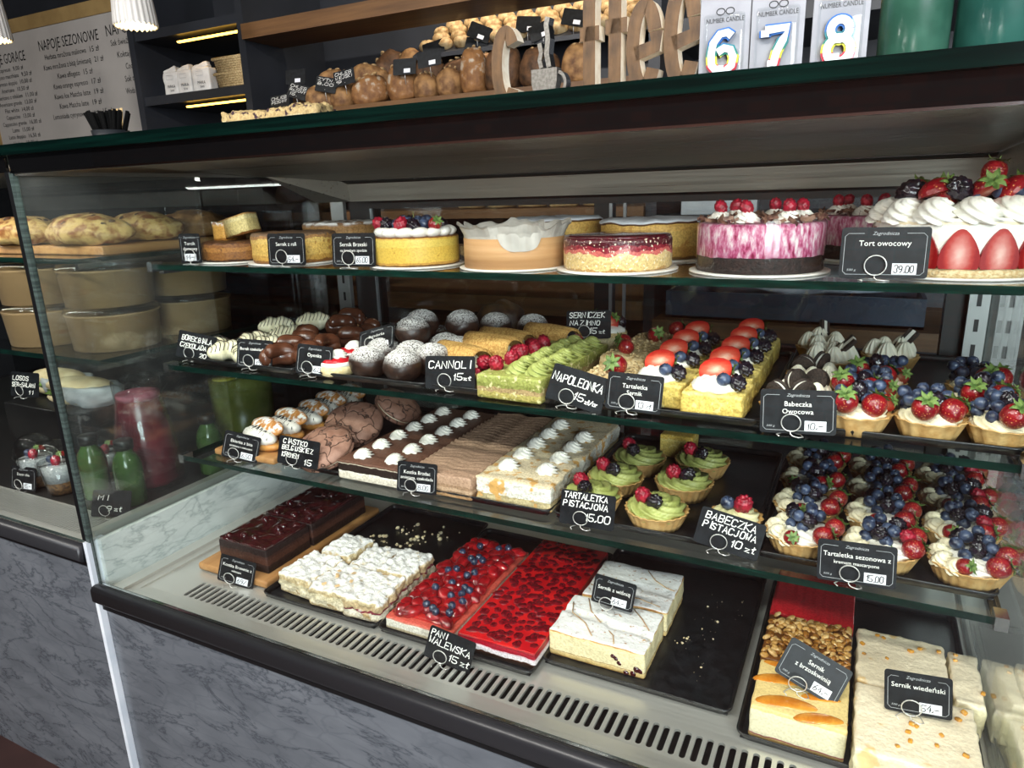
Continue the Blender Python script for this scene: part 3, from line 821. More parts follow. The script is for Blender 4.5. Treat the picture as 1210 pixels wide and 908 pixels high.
def rosette(r, h, n=8, twist=1.6, depth=.16, pw=.62, seg=48, rows=11):
    prof = []
    for i in range(rows + 1):
        t = i / rows
        prof.append((r * (1 - t) ** pw * (1 - .12 * math.exp(-14 * t)) + .0004, h * t))
    return lathe(prof, seg, lambda a, t, rr, z: (rr * (1 + depth * cos(n * (a + twist * t))), z))
def spiral_top(r, h, n=10, twist=2.4, depth=.10, seg=64):
    """low piped swirl with deep ridges, filling a tart"""
    prof = [(r, 0), (r, h * .30)] + [(r * cos(pi / 2 * k / 12) + .0004, h * (.35 + .67 * sin(pi / 2 * k / 12))) for k in range(1, 13)]
    return lathe(prof, seg, lambda a, t, rr, z: (rr * (1 + .4 * depth * cos(n * (a + twist * t))), z + h * depth * 1.3 * cos(n * (a + twist * t)) * min(1, 3 * t) * (1 - t * .55)))
DOLLOP = make_mesh('cream_dollop', rosette(.0172, .0155, 7, 2.4, .24, .46, 56, 14), cream_m)
KISS = make_mesh('cream_kiss', rosette(.0150, .021, 11, .25, .10, .55, 66, 14), M('meringue_cream', '#ece6d2', '#f2eddc', sc=40, rough=0.5, sss=.1))
PIST = make_mesh('pistachio_rosette', rosette(.0165, .017, 6, 2.8, .27, .5, 54, 14), pist_m)

# ------------------------------------------------------------------ price tags
def wire_clip():
    ring = [(.0115 * sin(2 * pi * i / 20), -.0024 + .012 * (i > 99), .0178 - .0115 * cos(2 * pi * i / 20)) for i in range(20)]
    stem = [(0, -.0022, .0062), (.0003, -.003, .003), (.003, -.005, .0012), (.010, -.0075, .0008), (.0155, -.004, .0008), (.012, .006, .0008), (.002, .010, .0008), (-.010, .007, .0008), (-.0165, -.002, .0008), (-.0125, -.0085, .0008)]
    return join(tube(ring, .00072, 6, True), tube(stem, .00072, 6))
WIRE = make_mesh('wire_clip', wire_clip(), wire_m)
def card_geo(w, h, r=.004, t=.0009):
    out = []
    for cx, cz, a0 in ((w/2 - r, h - r, 0), (-w/2 + r, h - r, 90), (-w/2 + r, r, 180), (w/2 - r, r, 270)):
        for i in range(5): out.append((cx + r * cos(RD(a0 + 22.5 * i)), cz + r * sin(RD(a0 + 22.5 * i))))
    n = len(out)
    V = [(x, 0, z) for x, z in out] + [(x, t, z) for x, z in out]
    F = [tuple(range(n - 1, -1, -1)), tuple(range(n, 2 * n))] + [(i, (i + 1) % n, n + (i + 1) % n, n + i) for i in range(n)]
    return V, F
def border_geo(w, h):
    a, b, c = w / 2 - .004, h - .004, .0035
    p = [(-a + c, .004), (a - c, .004), (a, .004 + c), (a, b - c - .003), (a - c, b - .003), (.022, b - .003)]
    q = [(-.022, b - .003), (-a + c, b - .003), (-a, b - c - .003), (-a, .004 + c), (-a + c, .004)]
    return ribbon([p, q], .0005)
CARD = {}
def price_tag(loc, rz, label, lines=None, price=None, scribble=None, tilt=-.22, roll=0, w=.086, h=.054, clip=-.008, lift=.003, head=True, cx=0):
    t = thing('price_tag', label, 'price tag', loc, rz)
    if (w, h) not in CARD: CARD[(w, h)] = (make_mesh('card', card_geo(w, h), card_black, False), make_mesh('border', border_geo(w, h), ink_grey, False))
    c = put('card', CARD[(w, h)][0], None, t, (cx, 0, lift), (tilt, roll, 0))
    put('wire_clip', WIRE, None, t, (clip, -.0005, 0))
    f = -.0004
    if lines:
        put('border', CARD[(w, h)][1], None, c, (0, f, 0))
        if head: put('heading', text_geo('Zagrodnicza', .0066, .027, shear=.3, even=True), ink_grey, c, (0, f, h - .0072), smooth=False)
        y = h - .0185 if len(lines) > 1 or h > .05 else h - .02
        for i, s in enumerate(lines):
            put('lettering', text_geo(s, .0088 if i == 0 or len(lines[0]) < 14 else .0062, w - .014, even=True), ink_white, c, (0, f, y - i * .0095), smooth=False)
        put('small_print', text_geo('500 g', .0035, .010, shear=.2), ink_grey, c, (-w / 2 + .013, f, .009), smooth=False)
        if price:
            put('price_sticker', xf(box(-.0125, .0125, -.0006, 0, 0, .0125), (w / 2 - .024, -.0003, .0045)), sticker, c, smooth=False)
            pm = put('price', ribbon(hand(price, .008, w / 2 - .0345, .0066, seed=len(label), fit=.021), .0011), ink_black, c, (0, -.0013, 0), smooth=False)
    if scribble:
        for (s, hh, x, z, fit) in scribble: put('lettering', ribbon(hand(s, hh, x, z, seed=len(label), fit=fit), .0016), ink_white, c, (0, f, 0), smooth=False)
    return t

# ------------------------------------------------------------------ top shelf: whole cakes
def cake(name, label, x, y, r, z=Z1, group=None):
    t = thing(name, label, 'cake', (x, y, z), 0, group)
    put('cake_board', lathe([(r + .006, 0), (r + .0075, .0012), (r + .0075, .0026), (r + .006, .003)], 40), white_board, t)
    return t
def cyl(r, h, rr=.004, seg=48, amp=0, fs=40, seed=0):
    prof = [(r - rr * .4, 0), (r, rr * .5)] + [(r, h * k) for k in (.25, .4, .55, .7, .82)] + [(r, h - rr), (r - rr * .3, h - rr * .3), (r - rr, h)] + [(r * k, h) for k in (.75, .5, .25, .02)]
    o = Vector((seed * 3.3, seed, 0))
    def rf(a, t, q, z):
        k = noise.noise(Vector((cos(a) * q, sin(a) * q, z)) * fs + o) * amp if amp else 0
        return (q + (k if q > r * .9 else 0), max(0, z + (k if z > h * .95 else 0)))
    return lathe(prof, seg, rf)
def wedge(r, h, a, amp=0, seed=0, n=10):
    V, F = [], []
    pts = [(0, 0)] + [(r * cos(-a / 2 + a * i / n), r * sin(-a / 2 + a * i / n)) for i in range(n + 1)]
    m = len(pts); zs = [0, h * .25, h * .5, h * .75, h]
    for z in zs:
        for x, y in pts:
            k = amp * noise.noise(Vector((x, y, z)) * 60 + Vector((seed, 0, 0)))
            V.append((x * (1 + k / r), y * (1 + k / r), z + (k if z == h else 0)))
    for j in range(len(zs) - 1):
        for i in range(m): F.append((j * m + i, j * m + (i + 1) % m, (j + 1) * m + (i + 1) % m, (j + 1) * m + i))
    F += [tuple(range(m - 1, -1, -1)), tuple(range((len(zs) - 1) * m, len(zs) * m))]
    return V, F
bd = .003
# browned cheesecake with cut slices lying on top
t = cake('apple_cheesecake', 'browned round cheesecake with two cut slices lying on top', -1.098, .992, .066)
put('cake_body', cyl(.064, .036, .005, amp=.0025, fs=60), LAY('browned_cake', [(0, '#3d2412'), (.004, '#8a5a2a'), (.018, '#a9743a'), (.026, '#8a5a30'), (.032, '#5c3a22')], .036, .004, 90, bump=.6, bsc=120, spot=('#6b4322', 70, .58)), t, (0, 0, bd))
slc = LAY('slice_crumb', [(0, '#8a5a2c'), (.003, '#e3cf8c'), (.026, '#ecdca0'), (.034, '#c99a5a'), (.037, '#7a4d2a')], .042, .003, 60, bump=.5, spot=('#c7a869', 50, .68))
put('cake_slice', wedge(.060, .036, 1.1, .002, 2), LAY('slice_side', [(0, '#a8702c'), (.006, '#cf9a48'), (.028, '#d2a052'), (.032, '#a87448')], .036, .004, 50, powder=(.6, 90)), t, (-.018, .044, bd + .0350), (0, 0, -2.0))
put('cake_slice', wedge(.078, .036, .62, .001, 5), slc, t, (-.022, -.012, bd + .0365), (0, -.22, .27))
# crumble cheesecake in front and one behind
t = cake('crumble_cheesecake', 'golden round cheesecake with dark crumble rim behind the 54 price tag', -.950, .995, .078)
put('cake_body', cyl(.076, .052, .005, amp=.002, fs=70, seed=3), LAY('crumble_cake', [(0, '#8a5c2c'), (.005, '#c89a4a'), (.014, '#dcb35e'), (.035, '#dcb868'), (.042, '#a5794a'), (.047, '#7c624c')], .052, .006, 60, bump=.7, bsc=140, spot=('#a87636', 60, .6)), t, (0, 0, bd))
t = cake('dusted_crumble_cake', 'tan round crumble cake dusted with sugar behind the golden cheesecake', -1.005, 1.20, .085)
put('cake_body', cyl(.083, .062, .006, amp=.003, fs=60, seed=5), LAY('dusted_crumble', [(0, '#8c6638'), (.01, '#b08a55'), (.045, '#a57c4c'), (.055, '#8c6848')], .062, .005, 60, bump=.8, bsc=110, powder=(.55, 60)), t, (0, 0, bd))
# yellow cheesecake, cream border, berries
t = cake('berry_cheesecake', 'smooth yellow cheesecake with piped cream border and mixed berries on top', -.673, .985, .072)
put('cake_body', cyl(.071, .046, .003, amp=.0006, fs=50, seed=7), LAY('yellow_cheesecake', [(0, '#6b4a22'), (.0025, '#c09040'), (.006, '#d8b44e'), (.030, '#dcc05c'), (.0415, '#cfa848'), (.0440, '#7d4e22')], .046, .002, 120, rough=.5, bump=.2, spot=('#b78b38', 160, .66), grain=.3), t, (0, 0, bd))
for i in range(15):
    a = 2 * pi * i / 15
    put('cream_shell', ell(.0125, .0195, .0085, 14, 10, lambda p: Vector((p.x * (1 + .12 * cos(5 * p.y)), p.y, p.z))), cream_m, t, (.054 * cos(a), .054 * sin(a), bd + .052), (0, -.25, a + .6))
for i in range(13):
    a = 2 * pi * i / 13 + rnd.uniform(-.1, .1); rr = (.034, .02, .046)[i % 3]
    p = (rr * cos(a), rr * sin(a), bd + .060 + rnd.uniform(0, .006) + (.004 if i % 3 == 1 else 0))
    (blackb if i % 3 == 2 else blueb)(t, p, s=1.15)
for q in ((-.056, -.020), (.004, -.046)): rasp(t, (q[0], q[1], bd + .064), s=1.2)
straw(t, (.045, -.018, bd + .058), (.4, .9, 0), .75)
put('mint_stem', tube([(0, 0, 0), (.002, 0, .012), (.001, 0, .024)], .0006, 5), M('mint_green', '#6f7a3c', rough=.5), t, (.01, -.02, bd + .062))
# cheesecake in a kraft ring with crumpled paper
t = cake('paper_ring_cheesecake', 'cheesecake in brown kraft ring with crumpled white baking paper', -.492, .990, .080)
kraft = M('kraft_card', '#b8895a', '#c69a6a', sc=3, rough=.6, stretch=(1, 1, 40))
put('kraft_ring', lathe_open([(.078, 0), (.0795, .0), (.0795, .044), (.078, .044), (.0775, .0)], 56), kraft, t, (0, 0, bd))
def crumple(a, tt, r, z):
    c, q = cos(a), sin(a)
    k = noise.noise(Vector((c * 2.2, q * 2.2, 4))); k2 = noise.noise(Vector((c * 6, q * 6, z * 30))); k3 = noise.noise(Vector((c * 4 + 7, q * 4, 2)))
    return r + tt * (.016 * k + .008 * k2 + .004), z + tt * (.010 * k3 + .006 * k2)
paper = M('baking_paper', '#aaa59c', '#bcb7ae', sc=30, rough=.55)
put('baking_paper', lathe_open([(.0755, .006), (.0760, .030), (.0765, .042), (.077, .049), (.079, .055), (.081, .061), (.084, .064)], 84, crumple), paper, t, (0, 0, bd), smooth=False)
V, F = [], []
for jj in range(8):
    for ii in range(15):
        a = RD(-82 + 48 * ii / 14); d = (jj / 7) * .026 * max(.12, 1 - ((ii - 7) / 7.4) ** 4)
        V.append(((.0812 + .0012 * sin(ii * 1.7)) * cos(a), (.0812 + .0012 * sin(ii * 1.7)) * sin(a), .052 - d))
for jj in range(7):
    for ii in range(14): F.append((jj * 15 + ii, jj * 15 + ii + 1, jj * 15 + ii + 16, jj * 15 + ii + 15))
put('paper_flap', (V, F), paper, t, (0, 0, bd))
put('cake_body', cyl(.0745, .040, .004, amp=.001), LAY('brown_top_cheesecake', [(0, '#d9b86c'), (.030, '#a5632e'), (.037, '#6e3a1c')], .040, .002, rough=.4), t, (0, 0, bd))
# berry-glazed cake
t = cake('berry_glazed_cake', 'round sponge cake with dark red berry glaze dripping down the sides', -.324, .985, .080)
put('cake_body', cyl(.078, .047, .007, amp=.0010, fs=70, seed=2), LAY('berry_sponge', [(0, '#b98f4e'), (.004, '#e0c284'), (.017, '#e4c98e'), (.023, '#cf6a62'), (.028, '#8e2433'), (.034, '#4c0f1c')], .047, .011, 45, rough=.3, bump=.35, bsc=300, spot=('#efe0c4', 260, .60), coat=.2), t, (0, 0, bd))
put('berry_glaze', lathe([(.074, 0), (.0765, .001), (.0755, .003), (.070, .0042), (.04, .0045), (.001, .0045)], 48), M('berry_glaze', '#3a0b14', '#4c1019', sc=60, rough=.12, coat=.5), t, (0, 0, bd + .0440))
# two sugar-dusted cheesecakes behind
pc = LAY('dusted_cheesecake', [(0, '#7d5a2c'), (.004, '#c99c4c'), (.02, '#dbb765'), (.045, '#d6ac5c')], .060, .003, 60, bump=.4, spot=('#b98a44', 70, .6))
t = cake('dusted_cheesecake', 'tall cheesecake with sugar-dusted dark top standing behind the berry-glazed cake', -.320, 1.165, .090)
put('cake_body', cyl(.088, .056, .005, amp=.001, fs=50, seed=4), pc, t, (0, 0, bd))
def dusted_crust(r): return lathe([(r - .004, 0), (r + .001, .0015), (r + .0015, .0045), (r - .002, .007), (r * .7, .0085), (.001, .009)], 64, lambda a, tt, q, z: (q + .002 * noise.noise(Vector((cos(a) * 5, sin(a) * 5, 1))), z + .004 * noise.noise(Vector((cos(a) * 3.5, sin(a) * 3.5, q * 30)))))
dust_m = M('dusted_crust', '#4a2f1c', '#5e3d24', sc=50, rough=.8, powder=(1.9, 70, '#c9ced4', -.2))
put('dusted_crust', dusted_crust(.088), dust_m, t, (0, 0, bd + .054))
t = cake('dusted_cheesecake', 'sugar-dusted cheesecake partly hidden behind the paper-wrapped cheesecake', -.520, 1.215, .088)
put('cake_body', cyl(.086, .058, .005, amp=.001, fs=50, seed=8), pc, t, (0, 0, bd))
put('dusted_crust', dusted_crust(.086), dust_m, t, (0, 0, bd + .056))
# pink mousse cake on chocolate base
def streak_mat():
    m, nt, N, L, B = newmat('pink_mousse')
    nz = N.new('ShaderNodeTexNoise'); nz.inputs['Scale'].default_value = 1; nz.inputs['Detail'].default_value = 6; nz.inputs['Roughness'].default_value = .65
    L.new(obj_coord(N, L, (150, 150, 55)), nz.inputs['Vector'])
    rp = ramp_node(N, [(.34, '#7d1a3c'), (.44, '#b8537a'), (.52, '#c98aa2'), (.60, '#dcc0c6'), (.70, '#e9dfdc')]); L.new(nz.outputs['Fac'], rp.inputs['Fac'])
    finish(m, N, L, B, rp.outputs['Color'], .4, 0, .3, 150, .2, 0, .4); MATS['pink_mousse'] = m
    return m
pinkm = streak_mat()
def pink(label, x, y, r):
    t = cake('pink_mousse_cake', label, x, y, r)
    put('chocolate_base', cyl(r - .0018, .021, .002, amp=.0010, fs=90, seed=x), M('chocolate_biscuit', '#160d0b', '#2a1814', sc=180, rough=.7, bump=.6, bsc=260), t, (0, 0, bd))
    put('mousse_body', lathe([(r - .003, 0), (r - .002, .002), (r - .002, .020), (r - .002, .038), (r - .004, .042), (r * .6, .0425), (.001, .0425)], 64, lambda a, tt, q, z: (q, z + (.004 * noise.noise(Vector((cos(a) * 4, sin(a) * 4, 2))) if z < .003 else 0))), pinkm, t, (0, 0, bd + .0195))
    put('acetate_band', lathe_open([(r - .001, 0), (r - .001, .066)], 48), plastic_clear, t, (0, 0, bd))
    shav = M('chocolate_shavings', '#4a3028', '#8a6a58', sc=90, rough=.4)
    sg = []
    for i in range(110):
        a, q = rnd.uniform(0, 2 * pi), r * rnd.uniform(.1, .98) ** .6
        sg.append(xf(box(-.007, .007, -.0004, .0004, -.002, .003), (q * cos(a), q * sin(a), rnd.uniform(0, .006)), (rnd.uniform(-.9, .9), rnd.uniform(-.6, .6), rnd.uniform(0, 6)), rnd.uniform(.6, 1.2)))
    put('chocolate_shavings', join(*sg), shav, t, (0, 0, bd + .064), smooth=False)
    for i in range(6):
        a = 2 * pi * i / 6 + .3
        d = put('cream_dollop', DOLLOP, None, t, (.052 * cos(a), .052 * sin(a), bd + .063), (0, 0, a), .95)
        rasp(t, (.052 * cos(a), .052 * sin(a), bd + .082), s=.85)
pink('pink raspberry mousse cake on chocolate base topped with shavings and raspberries', -.130, .998, .083)
pink('second pink mousse cake standing behind the one topped with chocolate shavings', .005, 1.20, .078)
# tall fruit cake with strawberry halves round the side
t = cake('strawberry_cream_cake', 'tall white cream cake ringed with strawberry halves and topped with berries', .098, 1.030, .096)
put('cake_body', cyl(.094, .066, .003, seg=64, amp=.0005), LAY('white_cream_cake', [(0, '#c7a878'), (.008, '#ddc69a'), (.012, '#f1ece2'), (.056, '#f3efe6'), (.0585, '#ead9b8'), (.062, '#f2eee6')], .066, .003, 90, rough=.45, bump=.15, grain=.12), t, (0, 0, bd))
put('crumb_base', lathe([(.0965, 0), (.099, .003), (.0975, .008), (.094, .010)], 72, lambda a, tt, r, z: (r + .0022 * noise.noise(Vector((cos(a) * 14, sin(a) * 14, z * 300))), max(0, z + .002 * noise.noise(Vector((cos(a) * 20, sin(a) * 20, 3)))))), M('biscuit_crumb', '#c9a877', '#e3cfa4', sc=260, rough=.8, bump=.8, bsc=400), t, (0, 0, bd))
def half_face():
    pts = [(0, 0)] ; out = []
    for i in range(21):
        q = -1 + 2 * i / 20
        out.append((.0185 * (1 - abs(q) ** 2.0) ** .5 if False else .0, 0))
    prof = [(0.0185, 0), (.0208, .005), (.0206, .012), (.0180, .022), (.0138, .031), (.0085, .039), (.0040, .0435), (.0010, .0445)]
    pts = [(x, z) for x, z in prof] + [(-x, z) for x, z in reversed(prof)]
    n = len(pts); V, F, K = [], [], []
    for y, k in ((-.0012, 1.0), (.0025, 1.0)):
        for x, z in pts: V.append((x * k, y, z))
    F.append(tuple(range(n))); K.append(1)
    for i in range(n): F.append((i, n + i, n + (i + 1) % n, (i + 1) % n)); K.append(0)
    F.append(tuple(range(2 * n - 1, n - 1, -1))); K.append(0)
    return V, F, K
def cut_big():
    m, nt, N, L, B = newmat('strawberry_slice')
    tc = N.new('ShaderNodeTexCoord'); mp = N.new('ShaderNodeMapping'); mp.inputs['Location'].default_value = (0, 0, -.010); mp.inputs['Scale'].default_value = (1.25, 1, .62); L.new(tc.outputs['Object'], mp.inputs['Vector'])
    ln = N.new('ShaderNodeVectorMath'); ln.operation = 'LENGTH'; L.new(mp.outputs[0], ln.inputs[0])
    nz = N.new('ShaderNodeTexNoise'); nz.inputs['Scale'].default_value = 200; L.new(tc.outputs['Object'], nz.inputs['Vector'])
    ad = N.new('ShaderNodeMath'); ad.operation = 'MULTIPLY_ADD'; ad.inputs[1].default_value = .006; L.new(nz.outputs['Fac'], ad.inputs[0]); L.new(ln.outputs['Value'], ad.inputs[2])
    ml = N.new('ShaderNodeMath'); ml.operation = 'MULTIPLY'; ml.inputs[1].default_value = 40; L.new(ad.outputs[0], ml.inputs[0])
    rp = ramp_node(N, [(.18, '#dcb2a8'), (.45, '#c67a72'), (.74, '#ab342e'), (.92, '#8c1014')]); L.new(ml.outputs[0], rp.inputs['Fac']); L.new(rp.outputs['Color'], B.inputs['Base Color'])
    B.inputs['Roughness'].default_value = .35; MATS['strawberry_slice'] = m
    return m
HF = make_mesh('strawberry_half', half_face(), [strawberry_m, cut_big()], False)
for i in range(15):
    a = 2 * pi * i / 15 - 1.62
    put('strawberry_half', HF, None, t, (.0945 * cos(a), .0945 * sin(a), bd + .010), (0, 0, a + pi / 2))
RUF = make_mesh('cream_swirl', xf(rosette(.020, .024, 7, 2.8, .20, .40, 56, 14), scl=(1.3, 1, 1)), cream_m)
for i in range(12):
    a = 2 * pi * i / 12 + .1
    put('cream_swirl', RUF, None, t, (.074 * cos(a), .074 * sin(a), bd + .063), (0, .15, a + .5), 1.12)
put('cream_filling', lathe([(.062, 0), (.06, .012), (.04, .016), (.001, .017)], 40), cream_m, t, (0, 0, bd + .064))
for k, (a, rr, dz) in enumerate(((-2.55, .070, 0), (-2.1, .060, .0), (-1.72, .066, .002), (-1.25, .062, .002), (-.8, .066, .001), (-.3, .06, 0), (.3, .06, 0), (1.0, .06, 0), (1.8, .06, 0), (2.6, .06, 0))):
    p = (rr * cos(a), rr * sin(a), bd + .092 + dz)
    if k % 5 == 0 or k % 5 == 2: blackb(t, (p[0], p[1], p[2] + .004), s=1.35)
    elif k % 5 in (1, 3): hstraw(t, p, (rnd.uniform(-.3, .1) + 1.2, rnd.uniform(-.3, .3), rnd.uniform(-.6, .6) + (0.5 if k % 2 else 0)), 1.35)
    else: hstraw(t, p, (.9, .4, 2.0), 1.25)
for a in (-1.9, -1.5, -2.35, -1.0, -.55): blueb(t, (.058 * cos(a), .058 * sin(a), bd + .094), s=1.05)
straw(t, (-.028, -.062, bd + .090), (1.3, .4, 2.4), 1.1); straw(t, (.02, -.045, bd + .102), (.2, .1, 1), .9)

# ------------------------------------------------------------------ second shelf, left: iced croissants, jelly tarts, chocolate balls
zt = Z2 + TT
def bent_roll(L, r, amp, lob, seed, n=18, seg=18):
    """plump roll along X with pinched lobes"""
    V, F = [], []
    for i in range(n + 1):
        t = i / n; x = (t - .5) * L
        q = r * max(.05, (1 - abs(2 * t - 1) ** 3.2)) ** .55 * (1 + amp * cos(lob * 2 * pi * t))
        for k in range(seg):
            a = 2 * pi * k / seg
            w = 1 + .06 * noise.noise(Vector((x * 50, cos(a) + seed, sin(a))))
            V.append((x, q * cos(a) * w + .010 * cos(pi * (t - .5)) , r * .9 + q * sin(a) * w * .9))
    for i in range(n):
        for k in range(seg): F.append((i * seg + k, i * seg + (k + 1) % seg, (i + 1) * seg + (k + 1) % seg, (i + 1) * seg + k))
    F += [tuple(range(seg - 1, -1, -1)), tuple(n * seg + k for k in range(seg))]
    return V, [tuple(reversed(f)) for f in F]
def zig(L, w, z, n, bow=.0):
    return [((i / n - .5) * L, w * (1 if i % 2 else -1) * (1 - .6 * abs(2 * i / n - 1) ** 2) + .008, z * (1 - .75 * (2 * i / n - 1) ** 4) + bow) for i in range(n + 1)]
white_ice = M('white_chocolate', '#e9e1bd', '#efe8cc', sc=30, rough=.35, sss=.1)
choc_ice = M('milk_chocolate', '#4a2a1d', '#5c3726', sc=40, rough=.25, spec=.5)
dark_line = M('dark_chocolate_line', '#1d110c', rough=.3)
g1 = 'striped white chocolate rolls on the second shelf'
wr = thing('white_chocolate_roll', 'white chocolate pastry roll with thin dark stripes', 'pastry', (-1.130, .965, zt), 1.0, g1)
put('roll_body', bent_roll(.078, .0215, .10, 3, 1), white_ice, wr)
sg = []
for k in range(9):
    x = -.032 + .008 * k; q = .0225 * max(.05, (1 - abs(2 * x / .078) ** 3.2)) ** .55 * (1 + .10 * cos(3 * 2 * pi * (x / .078 + .5))) + .0002
    sg.append(tube([(x + .003 * cos(3 * a), q * cos(a) + .010 * cos(pi * x / .078), .0193 + q * .92 * sin(a)) for a in [RD(15 + 150 * i / 10) for i in range(11)]], .0007, 5))
put('chocolate_stripes', join(*sg), dark_line, wr)
for x, y, z, rz in ((-1.180, .985, 0, 1.9), (-1.085, 1.03, 0, .9), (-1.150, 1.055, 0, 1.3), (-1.120, 1.12, .004, .6), (-1.165, 1.135, .018, .75), (-1.105, 1.19, .022, .7), (-1.07, .965, 0, 1.9)):
    dup(wr, (x, y, zt + z), rz)
g2 = 'chocolate-coated croissants on the second shelf'
def split_bun(L, r, seed):
    a = bent_roll(L, r, .05, 2, seed)
    return a
cr = thing('chocolate_croissant', 'glossy milk-chocolate coated croissant piled behind its price tag', 'pastry', (-.985, .955, zt), .9, g2)
put('croissant_body', bent_roll(.070, .023, .14, 1, 3), choc_ice, cr)
put('croissant_top', xf(bent_roll(.058, .018, .10, 1, 5), (0.002, -.004, .016), (.2, .1, .2)), choc_ice, cr)
put('filling_edge', ell(.005, .009, .004, 10, 8, lumpy(3, .3, 3)), M('croissant_filling', '#c99a63', '#dbb27c', sc=200, rough=.7), cr, (.031, .008, .020), (.3, .5, 0))
for x, y, z, rz in ((-1.010, 1.015, .002, .4), (-.958, 1.055, 0, 1.2), (-1.030, 1.085, .010, 2.6), (-.945, 1.125, .004, .2), (-1.01, 1.17, .018, .5), (-.960, 1.21, .006, 2.2), (-1.04, 1.24, .02, .3), (-.94, .985, .002, 2.6)):
    dup(cr, (x, y, zt + z), rz)
g3 = 'red jelly tarts with a cream swirl'
jt = thing('jelly_tart', 'small round biscuit tart with red jelly and a swirl of cream', 'tart', (-.842, .955, zt), 0, g3)
put('biscuit_base', lathe([(.026, 0), (.031, .003), (.0325, .012), (.031, .017), (.026, .019)], 32), M('pale_biscuit', '#d8c08a', '#e7d6a8', sc=120, rough=.7, bump=.4), jt)
put('cream_ring', lathe([(.0285, 0), (.0305, .003), (.029, .008), (.024, .010)], 32), cream_m, jt, (0, 0, .017))
put('red_jelly', lathe([(.027, 0), (.0275, .003), (.024, .0075), (.012, .0095), (.0005, .0100)], 32), M('red_jelly', '#b0101c', '#c5202a', sc=30, rough=.08, coat=.5, sss=.1), jt, (0, 0, .023))
put('cream_dollop', DOLLOP, None, jt, (.002, .004, .031), scl=.95)
for x, y, z in ((-.868, 1.035, .0), (-.880, 1.125, .006), (-.798, 1.14, 0)): dup(jt, (x, y, zt + z), x * 9)
g4 = 'powdered chocolate balls on the second shelf'
ballm = M('dark_chocolate_ball', '#241712', '#35231b', sc=80, rough=.4, powder=(.62, 420, '#dedbd8', .3), bump=.2)
bj = thing('chocolate_ball', 'large dark chocolate ball sprinkled with white powder', 'pastry', (-.770, .953, zt), 0, g4)
put('ball_body', ell(.034, .034, .029, 28, 18, lumpy(2, .06, 1.6), (0, 0, .0275)), ballm, bj)
spk = []
for i in range(260):
    p = Vector((rnd.gauss(0, .5), rnd.gauss(0, .5), 1)).normalized()
    spk.append(xf(box(-.0008, .0008, -.0003, .0003, 0, .0005), (p.x * .0345, p.y * .0345, .0275 + p.z * .0295), (rnd.uniform(-.4, .4), rnd.uniform(-.4, .4), rnd.uniform(0, 3))))
sp_ = put('coconut_sprinkle', join(*spk), M('white_sprinkle', '#f2f0ec', rough=.8), bj, smooth=False); sp_['kind'] = 'stuff'
for x, y, z in ((-.696, .953, 0), (-.722, 1.020, .0), (-.672, 1.012, 0), (-.790, 1.025, .0), (-.752, 1.07, .034), (-.775, 1.135, .036), (-.700, 1.10, .0), (-.700, 1.165, .034), (-.66, 1.08, 0), (-.690, 1.285, .010), (-.610, 1.30, .008)):
    dup(bj, (x, y, zt + z), x * 31)
tag_obj(put('dark_loaf_cake', xf(ell(.055, .04, .042, 24, 16, lumpy(4, .14, 2.2)), (0, 0, .04)), M('dark_loaf', '#2a1c12', '#4a3418', sc=30, rough=.6, bump=.5), loc=(-.715, 1.36, Z2)), 'dark brown loaf cake at the back behind the powdered chocolate balls', 'cake')

# cannoli
g5 = 'crumb-coated cannoli with raspberries'
crumbm = M('golden_crumb', '#b07d3a', '#dcb268', sc=260, lo=.35, hi=.62, rough=.75, bump=1.0, bsc=330)
cn = thing('cannoli', 'golden crumb-coated cannoli filled with cream and a raspberry at the end', 'pastry', (-.622, 1.035, zt), RD(-22), g5)
def roll_shell(L, r):
    prof = [(r * .80, -L / 2), (r * .98, -L / 2 + .001), (r, -L / 4), (r * 1.03, 0), (r, L / 4), (r * .98, L / 2 - .001), (r * .80, L / 2)]
    g = lathe_open(prof, 28, lambda a, t, q, z: (q * (1 + .05 * noise.noise(Vector((cos(a) * 2, sin(a) * 2, z * 60))) + .10 * sin(a * .5)), z + .006 * cos(a)))
    return xf(g, (0, 0, r * .98), (0, RD(90), 0))
put('pastry_shell', roll_shell(.110, .0265), crumbm, cn)
put('cream_filling', xf(ell(.050, .019, .019, 20, 12, lumpy(2, .12, 3)), (0, 0, .023)), custard_m, cn)
rasp(cn, (.056, .002, .030), (0, 1.3, 0), 1.35); rasp(cn, (-.050, 0, .024), (0, 1.4, 0), 1.1)
rasp(cn, (.047, -.010, .012), (0, 1.0, 0), .9)
dup(cn, (-.583, 1.078, zt + .012), RD(-16)); dup(cn, (-.605, 1.175, zt + .002), RD(-12)); dup(cn, (-.530, 1.22, zt + .006), RD(-18))
# pistachio slice with piped rosettes
t = thing('pistachio_slice', 'green pistachio napoleon slice with piped rosettes and raspberries', 'cake', (-.468, 1.055, zt), RD(-2))
W_, D_, H_ = .112, .285, .038
put('slice_body', rslab(W_, D_, H_, .003, (10, 18, 4), .0012, 70, 3), LAY('pistachio_layers', [(0, '#8a8440'), (.004, '#b3a55c'), (.012, '#a88e62'), (.020, '#8a8e46'), (.026, '#989d50'), (.036, '#a5ab5c')], .038, .005, 70, bump=.9, bsc=130, spot=('#cfc690', 120, .58)), t)
for j in range(7):
    for i in range(2):
        put('pistachio_rosette', PIST, None, t, (.000 + .034 * i - .004 * (j % 2), -.105 + .036 * j, H_ - .001), (0, 0, j * 1.7 + i), 1.12)
for j in range(5): rasp(t, (-.040 + .004 * (j % 2), -.105 + .043 * j, H_ + .009), (.4, .2, j), 1.25)
